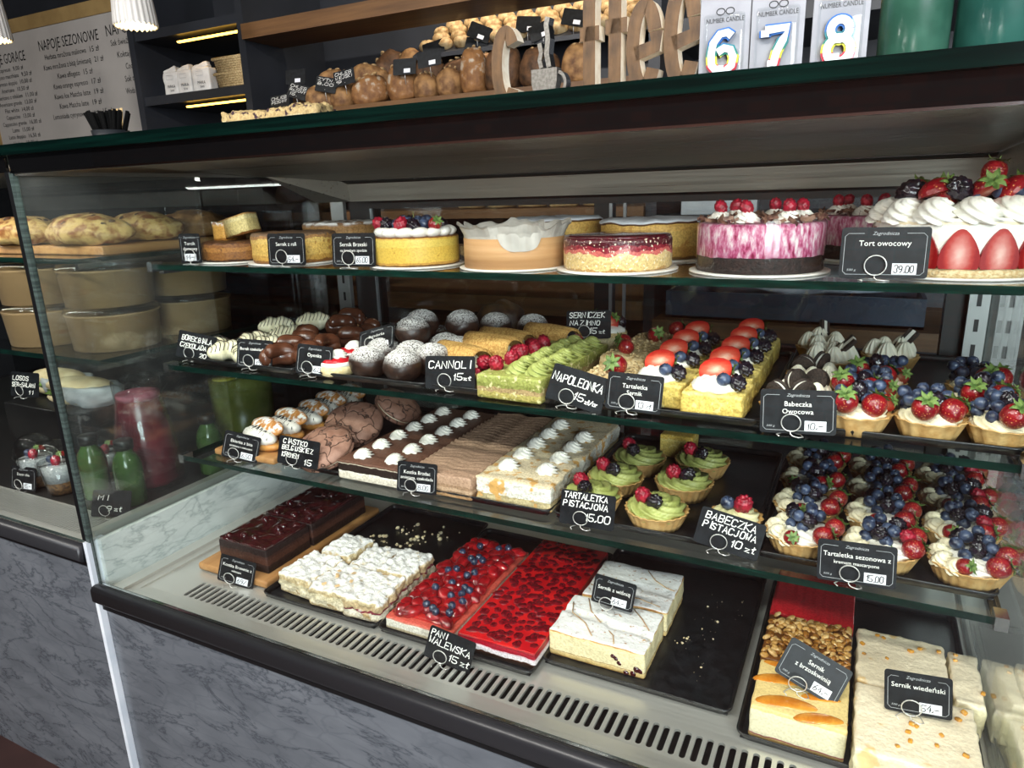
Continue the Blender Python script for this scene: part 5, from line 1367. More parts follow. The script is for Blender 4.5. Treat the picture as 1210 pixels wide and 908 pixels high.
for (x0, x1, y0, y1, lab, sd, k) in ((.042, .180, .810, .945, 'front glazed vienna cheesecake block with orange peel behind its price tag', 2, 14), (.042, .156, .950, 1.080, 'rear glazed vienna cheesecake block next to the nut slab', 5, 11), (.160, .196, .955, 1.070, 'narrow glazed cheesecake strip against the glass divider', 8, 3)):
    t = slab_thing('vienna_cheesecake', lab, x0, x1, y0, y1, zd, .052, wim, .0035, .0010, .004, (26, 26, 12), sd, 0, group=gV)
    q = random.Random(sd); w, d = x1 - x0, y1 - y0
    for i in range(k): put('candied_peel', rslab(.007, .006, .004, .0015, (1, 1, 1)), can, t, (q.uniform(-w * .45, w * .45), q.uniform(-d * .45, d * .45), .0520), (q.uniform(-.3, .3), q.uniform(-.3, .3), q.uniform(0, 3)), q.uniform(.7, 1.2))
for (x0, x1, y0, y1, lab, sd) in ((.222, .330, .985, 1.07, 'rear pale cheesecake slice beyond the glass divider', 3), (.218, .320, .880, .965, 'front pale cheesecake slice beyond the glass divider', 6)):
    t = slab_thing('cheesecake_slice', lab, x0, x1, y0, y1, ZD, .052, wim, .002, .001, .004, (10, 10, 5), sd, .12)

# ------------------------------------------------------------------ price tags
def T(x, y, z, rz, label, **k): return price_tag((x, y, z), RD(rz), label, **k)
T(-1.131, .912, Z1, 12, 'narrow black price tag before the browned cheesecake with slices on top', lines=['Torcik', 'domowy'], price='14-', w=.046, clip=0, tilt=-.05)
T(-.893, .912, Z1, 8, 'black printed price tag reading Sernik z rafi with price 54', lines=['Sernik z rafi'], price='54,-', tilt=-.08, w=.076)
T(-.748, .912, Z1, 8, 'black printed price tag reading Sernik Brzeski in front of berry cheesecake', lines=['Sernik Brzeski', 'na kruchym spodzie'], price='65.00', tilt=-.10, w=.080)
T(.018, .920, Z1, 3, 'black printed price tag reading Tort owocowy with price 39.00', lines=['Tort owocowy'], price='39.00', tilt=-.10, w=.092, h=.058)
H = 'black hand-lettered price tag reading '
T(-1.195, .935, Z2 + .002, 14, H + 'BOREK BIALA CZEKOLADA', scribble=[('BOREK BIALA', .010, -.034, .036, .068), ('CZEKOLADA', .009, -.036, .022, .060), ('20', .008, .010, .007, .016)], roll=.18)
T(-1.020, .925, Z2 + .002, 10, 'black printed price tag reading Borek czekoladowy with price 19', lines=['Borek czekoladowy'], price='19,-', roll=.03, w=.078)
T(-.872, .922, Z2 + .002, 10, 'black printed price tag reading Oponka with price 6', lines=['Oponka'], price='6,00', roll=.08, w=.072)
T(-.792, 1.005, Z2 + .034, 12, 'black printed price tag reading Bajaderka lying back on the chocolate balls', lines=['Bajaderka'], price='9,90', tilt=-.75, roll=-.28, w=.076)
T(-.588, .930, Z2 + .002, 12, H + 'CANNOLI 15 zl', scribble=[('CANNOLI', .012, -.037, .034, .074), ('15', .011, .004, .015, .020), ('zl', .007, .023, .015, .014)], roll=-.02)
T(-.368, .915, Z2 + .002, 8, H + 'NAPOLEONKA 15 zl', scribble=[('NAPOLEONKA', .012, -.040, .030, .078), ('15', .011, -.004, .010, .020), ('zl/or', .007, .016, .009, .022)], roll=.26)
T(-.462, 1.235, Z2 + .034, 10, H + 'SERNICZEK NA ZIMNO 15 zl', scribble=[('SERNICZEK', .010, -.037, .040, .070), ('NA ZIMNO', .009, -.036, .026, .060), ('15', .011, .0, .010, .018), ('zl', .007, .020, .010, .012)], roll=-.04)
T(-.278, .920, Z2 + .002, 6, 'black printed price tag reading Tartaletka Sernik', lines=['Tartaletka', 'Sernik'], price='13 zl', roll=.05, w=.080)
T(-.058, .905, Z2 + .002, 3, 'black printed price tag reading Babeczka Owocowa with price 10', lines=['Babeczka', 'Owocowa'], price='10,-', roll=-.05, w=.090, h=.056)
T(-1.088, .918, Z3 + .002, 16, 'black printed price tag leaning before the cream eclairs on the oak board', lines=['Eklerka z bita', 'smietana i owocami'], price='6,50', roll=.20, w=.078)
T(-.935, .920, Z3 + .011, 12, H + 'CIASTKO BELGIJSKIE Z KREMEM', scribble=[('CIASTKO', .009, -.034, .041, .052), ('BELGIJSKIE Z', .0085, -.035, .029, .066), ('KREMEM', .0085, -.034, .015, .036), ('15', .011, .012, .006, .020)], roll=.12)
T(-.664, .922, Z3 + .002, 8, 'black printed price tag reading Kostka Brzdac', lines=['Kostka Brzdac', 'smietana, czekolada'], price='8,00', roll=.01, w=.076)
T(-.348, .918, Z3 + .002, 6, H + 'TARTALETKA PISTACJOWA 15', scribble=[('TARTALETKA', .009, -.038, .042, .070), ('PISTACJOWA', .009, -.039, .029, .072), ('15,00', .011, -.004, .010, .042)], roll=.03)
T(-.142, .925, Z3 + .002, 4, H + 'BABECZKA PISTACJOWA 10 zl', scribble=[('BABECZKA', .0105, -.037, .039, .072), ('PISTACJOWA', .0095, -.038, .026, .076), ('10 zl', .010, .004, .010, .036)], roll=.20, w=.090)
T(.026, .905, Z3 + .002, 2, 'black printed price tag reading Tartaletka sezonowa z kremem mascarpone', lines=['Tartaletka sezonowa z', 'kremem mascarpone'], price='15.00', roll=-.04, w=.092)
T(-1.040, .826, ZD + .001, 12, 'black printed price tag before the cherry chocolate cake board', lines=['Kostka Brownie z', 'wisniami'], price='69/', roll=.18, w=.078)
T(-.536, .790, ZD + .002, 6, 'black hand-lettered price tag before the two red jelly slabs', scribble=[('PANI', .010, -.036, .040, .028), ('WALEWSKA', .0105, -.037, .026, .074), ('15 zl', .011, .0, .009, .038)], roll=.22, w=.080)
T(-.322, .965, ZD + .050, 4, 'black printed price tag reading Sernik z wisnia stuck in the dusted cheesecake', lines=['Sernik z wiśnią'], price='64,-', roll=.12, w=.070, h=.048, lift=.012)
T(-.022, .885, ZD + .052, 2, 'black printed price tag reading Sernik z brzoskwinia tilted on the peach cheesecake', lines=['Sernik', 'z brzoskwinią'], price='64,-', roll=.42, tilt=-.45, w=.086, lift=.010)
T(.113, .895, ZD + .053, 2, 'black printed price tag reading Sernik wiedenski stuck in the glazed cheesecake', lines=['Sernik wiedeński'], price='54,-', roll=-.08, w=.076, tilt=-.2, lift=.008)

# ------------------------------------------------------------------ things standing on the top pane
ZT = 1.364
sgn = thing('coffee_sign', 'wooden letter sign with silver cup in place of the o', 'sign', (-.320, .790, ZT), RD(-3))
WL = [sign_wood, sign_edge]
def letter(name, x, paths, w=.0145, d=.016):
    put(name, join(*[stroke_prism(p, w, d) for p in paths]), WL, sgn, (x, 0, 0), smooth=False)
eA = arc2(0, .040, .0125, .036, -62, 300, 30)
def e_paths(h):
    return [arc2(0, h / 2 + .001, .0125, h / 2 - .006, 22, 325, 30), [(-.010, h * .44), (.0125, h * .50), (.0128, h * .66)]]
letter('letter', -.080, [arc2(0, .044, .0125, .037, 40, 318, 30)], .0145)
letter('letter', .026, [[(0, 0), (0, .095), (.002, .108), (.008, .116), (.018, .119)], [(-.011, .066), (.012, .066)]], .0145)
letter('letter', .056, [[(0, 0), (0, .098), (.002, .112), (.008, .121), (.019, .124)], [(-.011, .070), (.014, .070)]], .0145)
letter('letter', .089, e_paths(.090)); letter('letter', .130, e_paths(.102))
silver = M('silver_metal', '#8d8a84', '#a7a49d', sc=300, rough=.38, metal=.9)
cupb = [(-.019, .037), (.014, .037), (.0135, .022), (.010, .008), (.004, .001), (-.009, .001), (-.0155, .008), (-.019, .022)]
n = len(cupb)
put('cup_shape', ([(x, 0, z) for x, z in cupb] + [(x, .012, z) for x, z in cupb], [tuple(range(n)), tuple(range(2 * n - 1, n - 1, -1))] + [(i, n + i, n + (i + 1) % n, (i + 1) % n) for i in range(n)]), silver, sgn, (-.028, .001, 0), smooth=False)
put('cup_handle', stroke_prism(arc2(.014, .020, .010, .012, -80, 80, 12), .0035, .012), [silver, chrome], sgn, (-.028, .001, 0), smooth=False)
put('steam_curl', stroke_prism([(-.006, .038), (-.008, .046), (-.006, .054), (-.008, .064)], .005, .012), [silver, chrome], sgn, (-.028, .001, 0), smooth=False)
put('steam_curl', stroke_prism([(.004, .038), (.001, .052), (.003, .068), (.001, .082), (.003, .090)], .006, .012), [silver, chrome], sgn, (-.028, .001, 0), smooth=False)
# number candles in blister packs
packm = M('pack_card', '#8f9096', '#9b9ca2', sc=30, rough=.4)
def cand_mat():
    m, nt, N, L, B = newmat('rainbow_outline')
    s = N.new('ShaderNodeSeparateXYZ'); L.new(obj_coord(N, L), s.inputs[0])
    ml = N.new('ShaderNodeMath'); ml.operation = 'MULTIPLY'; ml.inputs[1].default_value = 1 / .046; L.new(s.outputs['Z'], ml.inputs[0])
    rp = ramp_node(N, [(0, '#c3283c'), (.24, '#c3283c'), (.27, '#d9cf3a'), (.42, '#d0d040'), (.46, '#1d7f6a'), (.68, '#1f7a8a'), (.74, '#2364b0')]); L.new(ml.outputs[0], rp.inputs['Fac'])
    L.new(rp.outputs['Color'], B.inputs['Base Color']); B.inputs['Roughness'].default_value = .4
    return m
rainbow = cand_mat(); wax = M('white_wax', '#e3e6e6', '#eceeee', sc=20, rough=.35, sss=.2)
D6 = [[(.009, .040), (.004, .044), (-.004, .043), (-.011, .034), (-.013, .022), (-.012, .011), (-.006, .004), (.003, .0035), (.010, .009), (.0115, .018), (.008, .026), (.001, .028), (-.006, .024)]]
D7 = [[(-.012, .041), (.0115, .042), (.007, .030), (.001, .018), (-.002, .004)], [(-.012, .041), (-.012, .034)]]
D8 = [arc2(0, .0335, .0090, .0095, 0, 360, 20), arc2(0, .0135, .0115, .0120, 0, 360, 22)]
for d, paths, x in (('six', D6, -.148), ('seven', D7, -.098), ('eight', D8, -.042)):
    t = thing('number_candle_pack', {'six': 'blister pack with rainbow-edged candle shaped as a six', 'seven': 'blister pack with rainbow-edged candle shaped as a seven', 'eight': 'blister pack with rainbow-edged candle shaped as an eight'}[d], 'candle', (x, .785, ZT), RD(4), 'number candles in blister packs')
    put('backing_card', rslab(.049, .003, .112, .001, (1, 1, 1)), packm, t, smooth=False)
    put('blister', xf(rslab(.040, .010, .058, .004, (2, 1, 2)), (0, -.006, .008)), plastic_clear, t)
    put('digit_outline', join(*[stroke_prism(p, .0122, .004) for p in paths]), rainbow, t, (0, -.0075, .009), scl=(.88, 1, .88), smooth=False)
    put('digit_body', join(*[stroke_prism(p, .0082, .003) for p in paths]), wax, t, (0, -.0090, .009), scl=(.88, 1, .88), smooth=False)
    put('candle_stick', box(-.005, .003, -.008, -.004, 0, .016), wax, t, (-.002, 0, .002), smooth=False)
    put('lettering', text_geo('NUMBER CANDLE', .0062, .036), ink_black, t, (0, -.0019, .0605), smooth=False)
    put('logo', join(ribbon([arc2(-.0045, .0685, .004, .003, 0, 360, 14), arc2(.0045, .0685, .004, .003, 0, 360, 14)], .0009)), ink_black, t, (0, -.0019, 0), smooth=False)
gcm = M('green_wax', '#2a5142', '#3a6453', sc=30, rough=.3, coat=.2)
for x, r, lab in ((.020, .0295, 'thick green pillar candle beside the number candle packs'), (.086, .034, 'larger dark green pillar candle at the end of the row')):
    t = thing('pillar_candle', lab, 'candle', (x, .80, ZT), 0, 'green pillar candles')
    put('wax_body', lathe([(r * .9, 0), (r, .002), (r, .10), (r * .97, .12), (r * .9, .123), (r * .3, .120), (.001, .119)], 40, lambda a, tt, q, z: (q * (1 + .006 * noise.noise(Vector((cos(a) * 3, sin(a) * 3, z * 30)))), z)), gcm if r < .03 else M('dark_green_wax', '#1d4a42', '#295a50', sc=18, rough=.35, coat=.2), t)
    put('wick', tube([(0, 0, .119), (.001, 0, .126), (.003, 0, .132)], .001, 5), ink_black, t)
# crumb cake on a plate, straw cup
t = thing('berry_crumb_cake', 'pale crumb cake slices with dark berries on a plate atop the case', 'cake', (-.895, .940, ZT))
put('plate', lathe([(.06, 0), (.10, .003), (.125, .007), (.124, .009), (.10, .005), (.001, .004)], 40), white_board, t)
cbm = LAY('berry_crumb', [(0, '#a88f60'), (.012, '#bfae86'), (.026, '#b39c6c')], .040, .006, 60, rough=.7, bump=1.0, bsc=120, spot=('#2c1020', 90, .57))
for x, y, rz, w in ((-.06, 0, .2, .075), (.022, .006, -.1, .082), (.078, -.01, .3, .05)): put('cake_piece', rslab(w, .085, .040, .006, (20, 20, 6), .005, 90, x, .007), cbm, t, (x, y, .004), (0, 0, rz))
t = thing('straw_cup', 'dark cup filled with a fan of black drinking straws', 'cup', (-1.425, 1.00, ZT))
put('cup', lathe([(.026, 0), (.03, .002), (.036, .05), (.034, .05), (.028, .004), (.001, .003)], 28), M('dark_cup', '#1d2024', rough=.4), t)
stm = M('black_straw', '#070707', rough=.9, spec=.1)
q = random.Random(5)
for i in range(44):
    a, rr = q.uniform(0, 6.28), .026 * q.random() ** .5
    put('straw', tube([(rr * .5 * cos(a), rr * .5 * sin(a), .004), (rr * 1.9 * cos(a), rr * 1.5 * sin(a), .086 + q.uniform(-.003, .003))], .0036, 6), stm, t)
for i in range(3): put('wooden_stirrer', box(-.004, .004, -.0008, .0008, 0, .095), M('pale_wood', '#c9ab7a', rough=.6), t, (-.022 + .010 * i, .022, .004), (-.15, -.12 + .04 * i, 0), smooth=False)

# ------------------------------------------------------------------ back wall shelving
rack = thing('wall_shelving', 'charcoal wall shelving unit with wooden bread shelves and warm led strips', 'shelving', (-1.5, 2.4, 0))
RO = (-1.5, 2.4, 0)
def rp_(name, g, mats, smooth=False, parent=rack): return cp(name, g, mats, smooth, parent, RO)
rackm = M('rack_charcoal', '#25272c', '#2b2d33', sc=5, rough=.45)
YS = 2.17
for x in (-2.880, -2.245, -0.625, 0.45):
    rp_('upright_panel', box(x, x + .035, YS, 2.64, 0, 2.6), rackm)
rp_('back_panel', box(-2.86, .45, 2.62, 2.64, 0, 2.6), rackm)
for z in (1.675, 1.93): rp_('shelf_board', box(-2.845, -2.245, YS + .01, 2.62, z, z + .035), rackm)
warm = EMIT('warm_led', '#ffc14a', 9)
for z in (1.905, 1.655): rp_('led_strip', box(-2.62, -2.25, YS + .03, YS + .042, z, z + .006), warm)
rp_('led_strip', box(-.55, -.40, YS + .03, YS + .042, 1.674, 1.680), warm)
rp_('shelf_board', box(-.59, .45, YS + .01, 2.62, 1.69, 1.73), rackm)
rp_('wooden_shelf', box(-2.205, -.625, YS - .02, 2.36, 1.862, 1.915), oak_x)
rp_('wooden_shelf', box(-2.205, -.625, YS - .02, 2.62, 1.565, 1.590), oak_x)
rp_('bread_tier', profile_x([(2.40, 1.775), (2.62, 1.905), (2.62, 1.89), (2.40, 1.76)], -1.60, -.64), rackm)
rp_('led_strip', box(-1.60, -.65, 2.30, 2.312, 2.20, 2.206), EMIT('warm_white_led', '#ffd79a', 6))
area_light('roll_led_light', (-1.12, 2.31, 2.195), (0, .45, -1), .95, .015, 5.5, (1.0, .88, .70))
for z, h in ((1.185, .03), (.86, .06), (.775, .025)):
    rp_('wooden_shelf', box(-2.205, -.625, YS - .02, 2.62, z, z + h), oak_x)
rp_('wooden_shelf', box(-.59, .45, YS - .02, 2.62, .815, .866), oak_x)
rp_('shelf_board', box(-.59, .45, YS, 2.62, 1.16, 1.185), rackm)
rp_('shelf_board', box(-2.845, -2.245, YS, 2.62, .80, .83), rackm)

# flour bags and baskets
bagm = M('paper_bag', '#cfcbc6', '#dad7d2', sc=30, rough=.6, bump=.2, bsc=50)
for i, (x, lab) in enumerate(((-2.728, 'white paper flour bag at the outer end of three bags'), (-2.645, 'middle white paper flour bag of three on the charcoal shelf'), (-2.545, 'white paper flour bag standing next to the wicker basket'))):
    t = thing('flour_bag', lab, 'bag', (x, 2.25, 1.71), RD(8), 'paper flour bags')
    put('bag_body', rslab(.078 + .012 * (i == 2), .05, .098, .008, (6, 4, 6), .003, 30, i), bagm, t)
    put('folded_top', xf(rslab(.07 + .012 * (i == 2), .03, .022, .006, (6, 3, 2), .004, 40, i + 4), (-.006, 0, .092), (0, -.25, 0)), bagm, t)
    put('lettering', text_geo('MĄKA', .017, .040), ink_black, t, (.004, -.028, .038), smooth=False)
    put('lettering', text_geo('500', .012, .02), ink_black, t, (.006, -.028, .022), smooth=False)
    put('logo', ribbon([[(-.018, .066), (.016, .066), (.016, .082), (-.018, .082), (-.018, .066)]], .0014), ink_grey, t, (0, -.0278, 0), smooth=False)
wick = M('wicker', '#a58a5c', '#c9b184', sc=180, lo=.45, hi=.55, rough=.7, bump=1.0, bsc=220)
for z, lab in ((1.71, 'lower cream wicker basket of the stacked pair'), (1.766, 'upper cream wicker basket stacked on another')):
    t = thing('wicker_basket', lab, 'basket', (-2.345, 2.29, z), 0, 'stacked wicker baskets')
    def bsk(w, d, h):
        rows = []
        for k in range(7):
            s = 1 - .10 * (1 - k / 6)
            rows.append(tube([(x * s, y * s, .004 + k * (h - .008) / 6) for x, y in ((-w/2, -d/2), (0, -d/2 - .004), (w/2, -d/2), (w/2 + .003, 0), (w/2, d/2), (0, d/2 + .004), (-w/2, d/2), (-w/2 - .003, 0))], .0052, 6, True))
        return join(*rows, box(-w/2 * .88, w/2 * .88, -d/2 * .88, d/2 * .88, .0, .006))
    put('woven_body', bsk(.185, .15, .058), wick, t); put('rim', tube([(x, y, .057) for x, y in ((-.098, -.08), (.098, -.08), (.098, .08), (-.098, .08))], .006, 8, True), wick, t)
tag_obj(put('lemon', ell(.03, .024, .024, 16, 10, lumpy(2, .05, 3)), M('lemon_yellow', '#c9b04a', rough=.4), loc=(-2.275, 2.27, 1.845)), 'yellow lemon lying in the upper wicker basket', 'lemon')

# bread
crust = M('bread_crust', '#5c3a20', '#ab8050', sc=34, lo=.3, hi=.68, rough=.7, bump=.8, bsc=90, detail=8)
crust_d = M('dark_bread_crust', '#33200f', '#6e4a2c', sc=38, lo=.3, hi=.7, rough=.7, bump=.8, bsc=90, detail=8)
crust_f = M('floured_crust', '#6b4424', '#a0703f', sc=36, lo=.3, hi=.7, rough=.7, bump=.8, bsc=90, powder=(.22, 40, '#b8ab98', -.3))
def loaf(x, y, z, rx, ry, rz_, rot, m_, lab, cuts=True, seed=1):
    t = thing('bread_loaf', lab, 'bread', (x, y, z), 0, 'bread loaves on the wooden shelf', rot=(0, 0, rot[2]))
    b = put('loaf_body', ell(rx, ry, rz_, 24, 16, lambda p: lumpy(seed, .11, 1.6)(Vector((math.copysign(abs(p.x) ** .82, p.x), math.copysign(abs(p.y) ** .82, p.y), math.copysign(abs(p.z) ** .85, p.z) if p.z > -.6 else -.66)))), m_, t, (0, 0, rz_ * .72 if abs(rot[1]) < .5 else rx * .8), (rot[0], rot[1], 0))
    if cuts:
        for k in (-1, 0, 1):
            put('score_mark', ell(rx * .13, ry * .66, .006, 12, 6), M('pale_crumb', '#b08e60', '#cdb184', sc=40, rough=.8), b, (k * rx * .42, 0, rz_ * (1.03 if k == 0 else .95)), (0, k * .32, .35))
    return t
BZ = 1.590
L = [ (380, 75, .058, 0, 'round tan loaf resting on top of smaller loaves'), ]
loaf(-2.020, 2.26, BZ, .048, .05, .045, (0, 0, .4), crust_d, 'small dark round loaf behind the outermost bread tags', seed=2)
loaf(-1.905, 2.22, BZ, .058, .05, .050, (0, 0, .5), crust, 'dark brown scored loaf at the outer end of the front row', seed=3)
loaf(-1.800, 2.22, BZ, .046, .045, .048, (0, 0, 0), crust, 'small bun-like loaf beside the handwritten bread tag', seed=4)
loaf(-1.678, 2.23, BZ, .072, .055, .060, (0, -.3, .6), crust_f, 'wide floured loaf with diagonal pale stripe', seed=5)
loaf(-1.533, 2.23, BZ, .060, .055, .075, (0, -.2, .3), crust_f, 'tall floured round loaf at the middle of the front row', seed=6)
loaf(-1.427, 2.22, BZ, .046, .05, .050, (0, 0, 0), crust, 'plain small loaf under the bread price tags', seed=7)
loaf(-1.332, 2.22, BZ, .045, .05, .055, (0, 0, .2), crust, 'golden loaf standing beside the bagged loaf', seed=8)
loaf(-1.940, 2.36, BZ + .075, .072, .06, .052, (0, .1, .5), crust, 'smooth tan loaf raised behind the outer front loaves', seed=9)
loaf(-1.770, 2.36, BZ + .07, .088, .06, .055, (0, .3, .2), crust, 'large smooth tan loaf raised behind the floured loaf', seed=10)
loaf(-1.790, 2.50, BZ + .10, .085, .05, .050, (0, -.9, .2), crust_d, 'long dark loaf leaning upright in the back row', seed=11)
loaf(-1.670, 2.48, BZ + .08, .085, .052, .05, (0, -1.1, -.3), crust, 'tall tan loaf leaning upright behind the floured loaf', seed=12)
loaf(-1.560, 2.46, BZ + .085, .065, .06, .055, (0, .2, .3), crust_d, 'rounded brown loaf in the back row', seed=13)
loaf(-1.420, 2.44, BZ + .085, .072, .05, .045, (0, -.1, -.2), crust_d, 'dark oblong loaf in the back row under the rolls', seed=14)
loaf(-1.270, 2.44, BZ + .085, .080, .055, .05, (0, -.1, .2), crust_f, 'pale floured oblong loaf in the back row', seed=15)
loaf(-1.236, 2.22, BZ, .047, .05, .085, (0, 0, .2), crust_f, 'tall loaf in a paper bag behind the wooden letter', seed=16)
loaf(-1.125, 2.22, BZ, .060, .055, .085, (0, 0, .2), crust_d, 'tall dark loaf behind the silver cup', seed=17)
loaf(-.995, 2.22, BZ, .065, .055, .070, (0, 0, .2), crust_d, 'dark rounded loaf behind the wooden double letters', seed=18)
loaf(-.862, 2.24, BZ, .060, .055, .070, (0, 0, .2), crust, 'brown loaf visible between the last wooden letters', seed=19)
rollm = M('golden_roll', '#9a6c38', '#d8bd8c', sc=60, lo=.3, hi=.7, rough=.55, bump=.5, bsc=50)
gR = 'golden rolls in the lit upper bread tier'
ro = thing('bread_roll', 'small golden bread roll in the warmly lit upper tier', 'bread roll', (-1.55, 2.43, 1.785), 0, gR)
put('roll_body', xf(ell(.036, .028, .024, 16, 10, lambda p: Vector((p.x, p.y, p.z)) * (1 - .12 * math.exp(-60 * p.x * p.x) * (p.z > 0))), (0, 0, .022)), rollm, ro)
q = random.Random(14)
for j in range(4):
    for i in range(12 if j % 2 == 0 else 11):
        if i == 0 and j == 0: continue
        dup(ro, (-1.55 + .076 * i + .03 * (j % 2), 2.43 + .052 * j, 1.785 + .032 * j), q.uniform(-.6, .6))
def bread_tag(x, y, z, lab, txt=None, rz=10, roll=0, tilt=-.2):
    t = thing('bread_tag', lab, 'price tag', (x, y, z), RD(rz))
    c = put('card', CARD[(.086, .054)][0], None, t, (0, 0, 0), (tilt, roll, 0))
    if txt:
        for i, w_ in enumerate(txt): put('lettering', ribbon(hand(w_, .010, -.036, .038 - .014 * i, fit=.07 if len(w_) > 3 else .03), .0014), ink_white, c, (0, -.0004, 0), smooth=False)
    else: put('price_sticker', box(-.002, .022, -.0006, 0, .006, .02), sticker, c, (0, -.0003, 0), smooth=False)
    put('wire_clip', tube([(0, .002, .01), (0, .006, -.01), (0, .01, -.03)], .001, 5), wire_m, t)
    return t
bread_tag(-1.985, 2.17, BZ + .045, 'bread tag hand-lettered CHLEB RAZOWY on the outer loaves', ['CHLEB', 'RAZOWY', '15'], 10, .3)
bread_tag(-2.00, 2.19, BZ + .10, 'printed bread tag above the outermost small loaf')
bread_tag(-1.84, 2.165, BZ + .055, 'small bread tag between scored loaf and bun loaf', ['ZYTNI', '8,00'], 10, .2)
bread_tag(-1.74, 2.16, BZ + .070, 'bread tag hand-lettered CHLEB WIEJSKI above the floured loaf', ['CHLEB', 'WIEJSKI', '9'], 10, -.15)
bread_tag(-1.48, 2.16, BZ + .080, 'printed bread tag above the plain small loaf')
bread_tag(-1.375, 2.16, BZ + .095, 'printed bread tag with white sticker above the golden loaf', None, 10, -.1)
bread_tag(-2.06, 2.16, BZ + .012, 'bread tag hand-lettered CHLEB PSZENNY at the low outer end', ['CHLEB', 'PSZENNY'], 10, -.12)
for x, z, rl in ((-1.50, 1.765, -.2), (-1.32, 1.80, .4), (-1.33, 1.755, .2), (-1.12, 1.80, .1), (-1.06, 1.775, -.3), (-.95, 1.80, .2)): bread_tag(x, 2.395, z, 'blank black bread tag among the golden rolls', None, 10, rl)['group'] = 'blank tags among the rolls'

# lower shelves seen through the rear glass
for x, rz, m_, lab in ((-2.135, .1, crust_d, 'dark loaf on the wooden ledge seen through the side of the case'), (-1.955, .3, crust, 'tan loaf on the wooden ledge seen through the side of the case')): loaf(x, 2.26, 1.215, .075, .055, .075, (0, -.5, rz), m_, lab, seed=x)
bread_tag(-2.03, 2.17, 1.30, 'printed bread tag above the ledge loaves')
for i, x in enumerate((-1.30, -1.18, -1.06, -.94, -.82)): 
    o = loaf(x, 2.28, 1.215, .055, .05, .03, (0, 0, .3), rollm, 'flat pale roll on the wooden shelf behind the rear glass', seed=i); o['group'] = 'flat rolls behind the rear glass'
for i, x in enumerate((-1.98, -1.80)): 
    o = loaf(x, 2.28, .92, .08, .055, .06, (0, 0, .3), crust_d, 'bagged dark loaf on the lower shelf behind the rear glass', seed=i + 30); o['group'] = 'bagged loaves behind the rear glass'
t = tag_obj(put('white_bucket', lathe([(.10, 0), (.105, .004), (.118, .16), (.122, .165), (.122, .17), (.114, .17), (.10, .02), (.001, .015)], 32), M('white_plastic', '#c9cbcc', rough=.4), loc=(-2.36, 2.33, .83)), 'white plastic bucket behind the rear glass at shelf height', 'bucket')
boxm = M('white_carton', '#b9bcc0', '#c7cacd', sc=20, rough=.6)
t = thing('cake_carton', 'white cardboard cake carton on the shelf behind the rear glass', 'carton', (-.42, 2.30, 1.185), .1)
put('carton_base', rslab(.22, .2, .05, .003, (2, 2, 1)), boxm, t); put('carton_lid', rslab(.228, .208, .016, .003, (2, 2, 1)), boxm, t, (0, 0, .046))
binm = M('blue_grey_plastic', '#333c4c', '#3c4759', sc=12, rough=.4)
t = thing('plastic_crate', 'blue-grey plastic crate on the wooden shelf behind the rear glass', 'crate', (-.20, 2.34, .866))
put('crate_body', join(box(-.36, .36, -.14, -.13, 0, .085), box(-.36, .36, .13, .14, 0, .085), box(-.36, -.35, -.13, .13, 0, .085), box(.35, .36, -.13, .13, 0, .085), box(-.36, .36, -.14, .14, 0, .008)), binm, t, smooth=False)
put('plastic_bag', ell(.30, .12, .05, 28, 14, lumpy(4, .35, 2.6), (0, 0, .115)), M('frosted_bag', '#8d97a6', '#b3bbc6', sc=15, rough=.35), t)

# menu board and pendants
menu = thing('menu_board', 'large pale menu board with black drink lists in a tan frame', 'menu board', (-3.62, 2.44, 1.50), 0)
put('panel', box(-.80, .70, -.006, .006, .06, .655), M('menu_panel', '#a8a29c', '#b0aaa4', sc=3, rough=.6), menu, smooth=False)
tan = M('tan_frame', '#8f7448', '#a08454', sc=8, rough=.6)
put('frame', join(box(-.84, .73, -.012, .010, .655, .72), box(-.84, -.80, -.012, .010, .02, .655), box(.70, .73, -.012, .010, .02, .655), box(-.84, .73, -.012, .010, .02, .06)), tan, menu, smooth=False)
def line(s, x, z, sz, wd):
    wd *= 1.1; p = [w_.strip() for w_ in s.split('  ')]
    wa = wd * len(p[0]) / len(s)
    put('lettering', text_geo(p[0], sz, wa), ink_black, menu, (x - wd / 2 + wa / 2, -.0075, z), smooth=False)
    if len(p) > 1:
        wb = wd * len(p[1]) / len(s)
        put('price', text_geo(p[1], sz, wb), ink_black, menu, (x + wd / 2 - wb / 2, -.0075, z), smooth=False)
line('NAPOJE SEZONOWE', -.06, .568, .070, .44)
for i, s in enumerate(('Herbata mrożona malinowa  15 zł', 'Kawa mrożona z bitą śmietaną  21 zł', 'Kawa affogato  15 zł', 'Kawa orange espresso  17 zł', 'Kawa Ice Matcha latte  19 zł', 'Kawa Matcha latte  19 zł', 'Lemoniada cytrynowa z miętą  15 zł')):
    line(s, -.05, .512 - .048 * i, .036, min(.44, .0128 * len(s)))
line('NAPOJE GORĄCE', -.62, .540, .070, .34)
for i, s in enumerate(('Espresso  9,00 zł', 'Espresso macchiato  9,50 zł', 'Espresso doppio  10,00 zł', 'Americano  10,50 zł', 'Americano z mlekiem  11,00 zł', 'Americano grande  13,00 zł', 'Flat white  14,00 zł', 'Cappuccino  13,00 zł', 'Cappuccino grande  16,00 zł', 'Latte  15,00 zł', 'Latte doppio  16,50 zł', 'Herbata  10,00 zł')):
    line(s, -.58, .488 - .034 * i, .030, .0118 * len(s))
line('NAPOJE ZIMNE', .44, .575, .070, .36)
for i, s in enumerate(('Sok świeżo wyciskany  15 zł', 'Koktajl zielony  16 zł', 'Coca Cola  8 zł', 'Sok tłoczony  9 zł', 'Woda gazowana  6 zł')): line(s, .45, .520 - .055 * i, .038, .0125 * len(s))
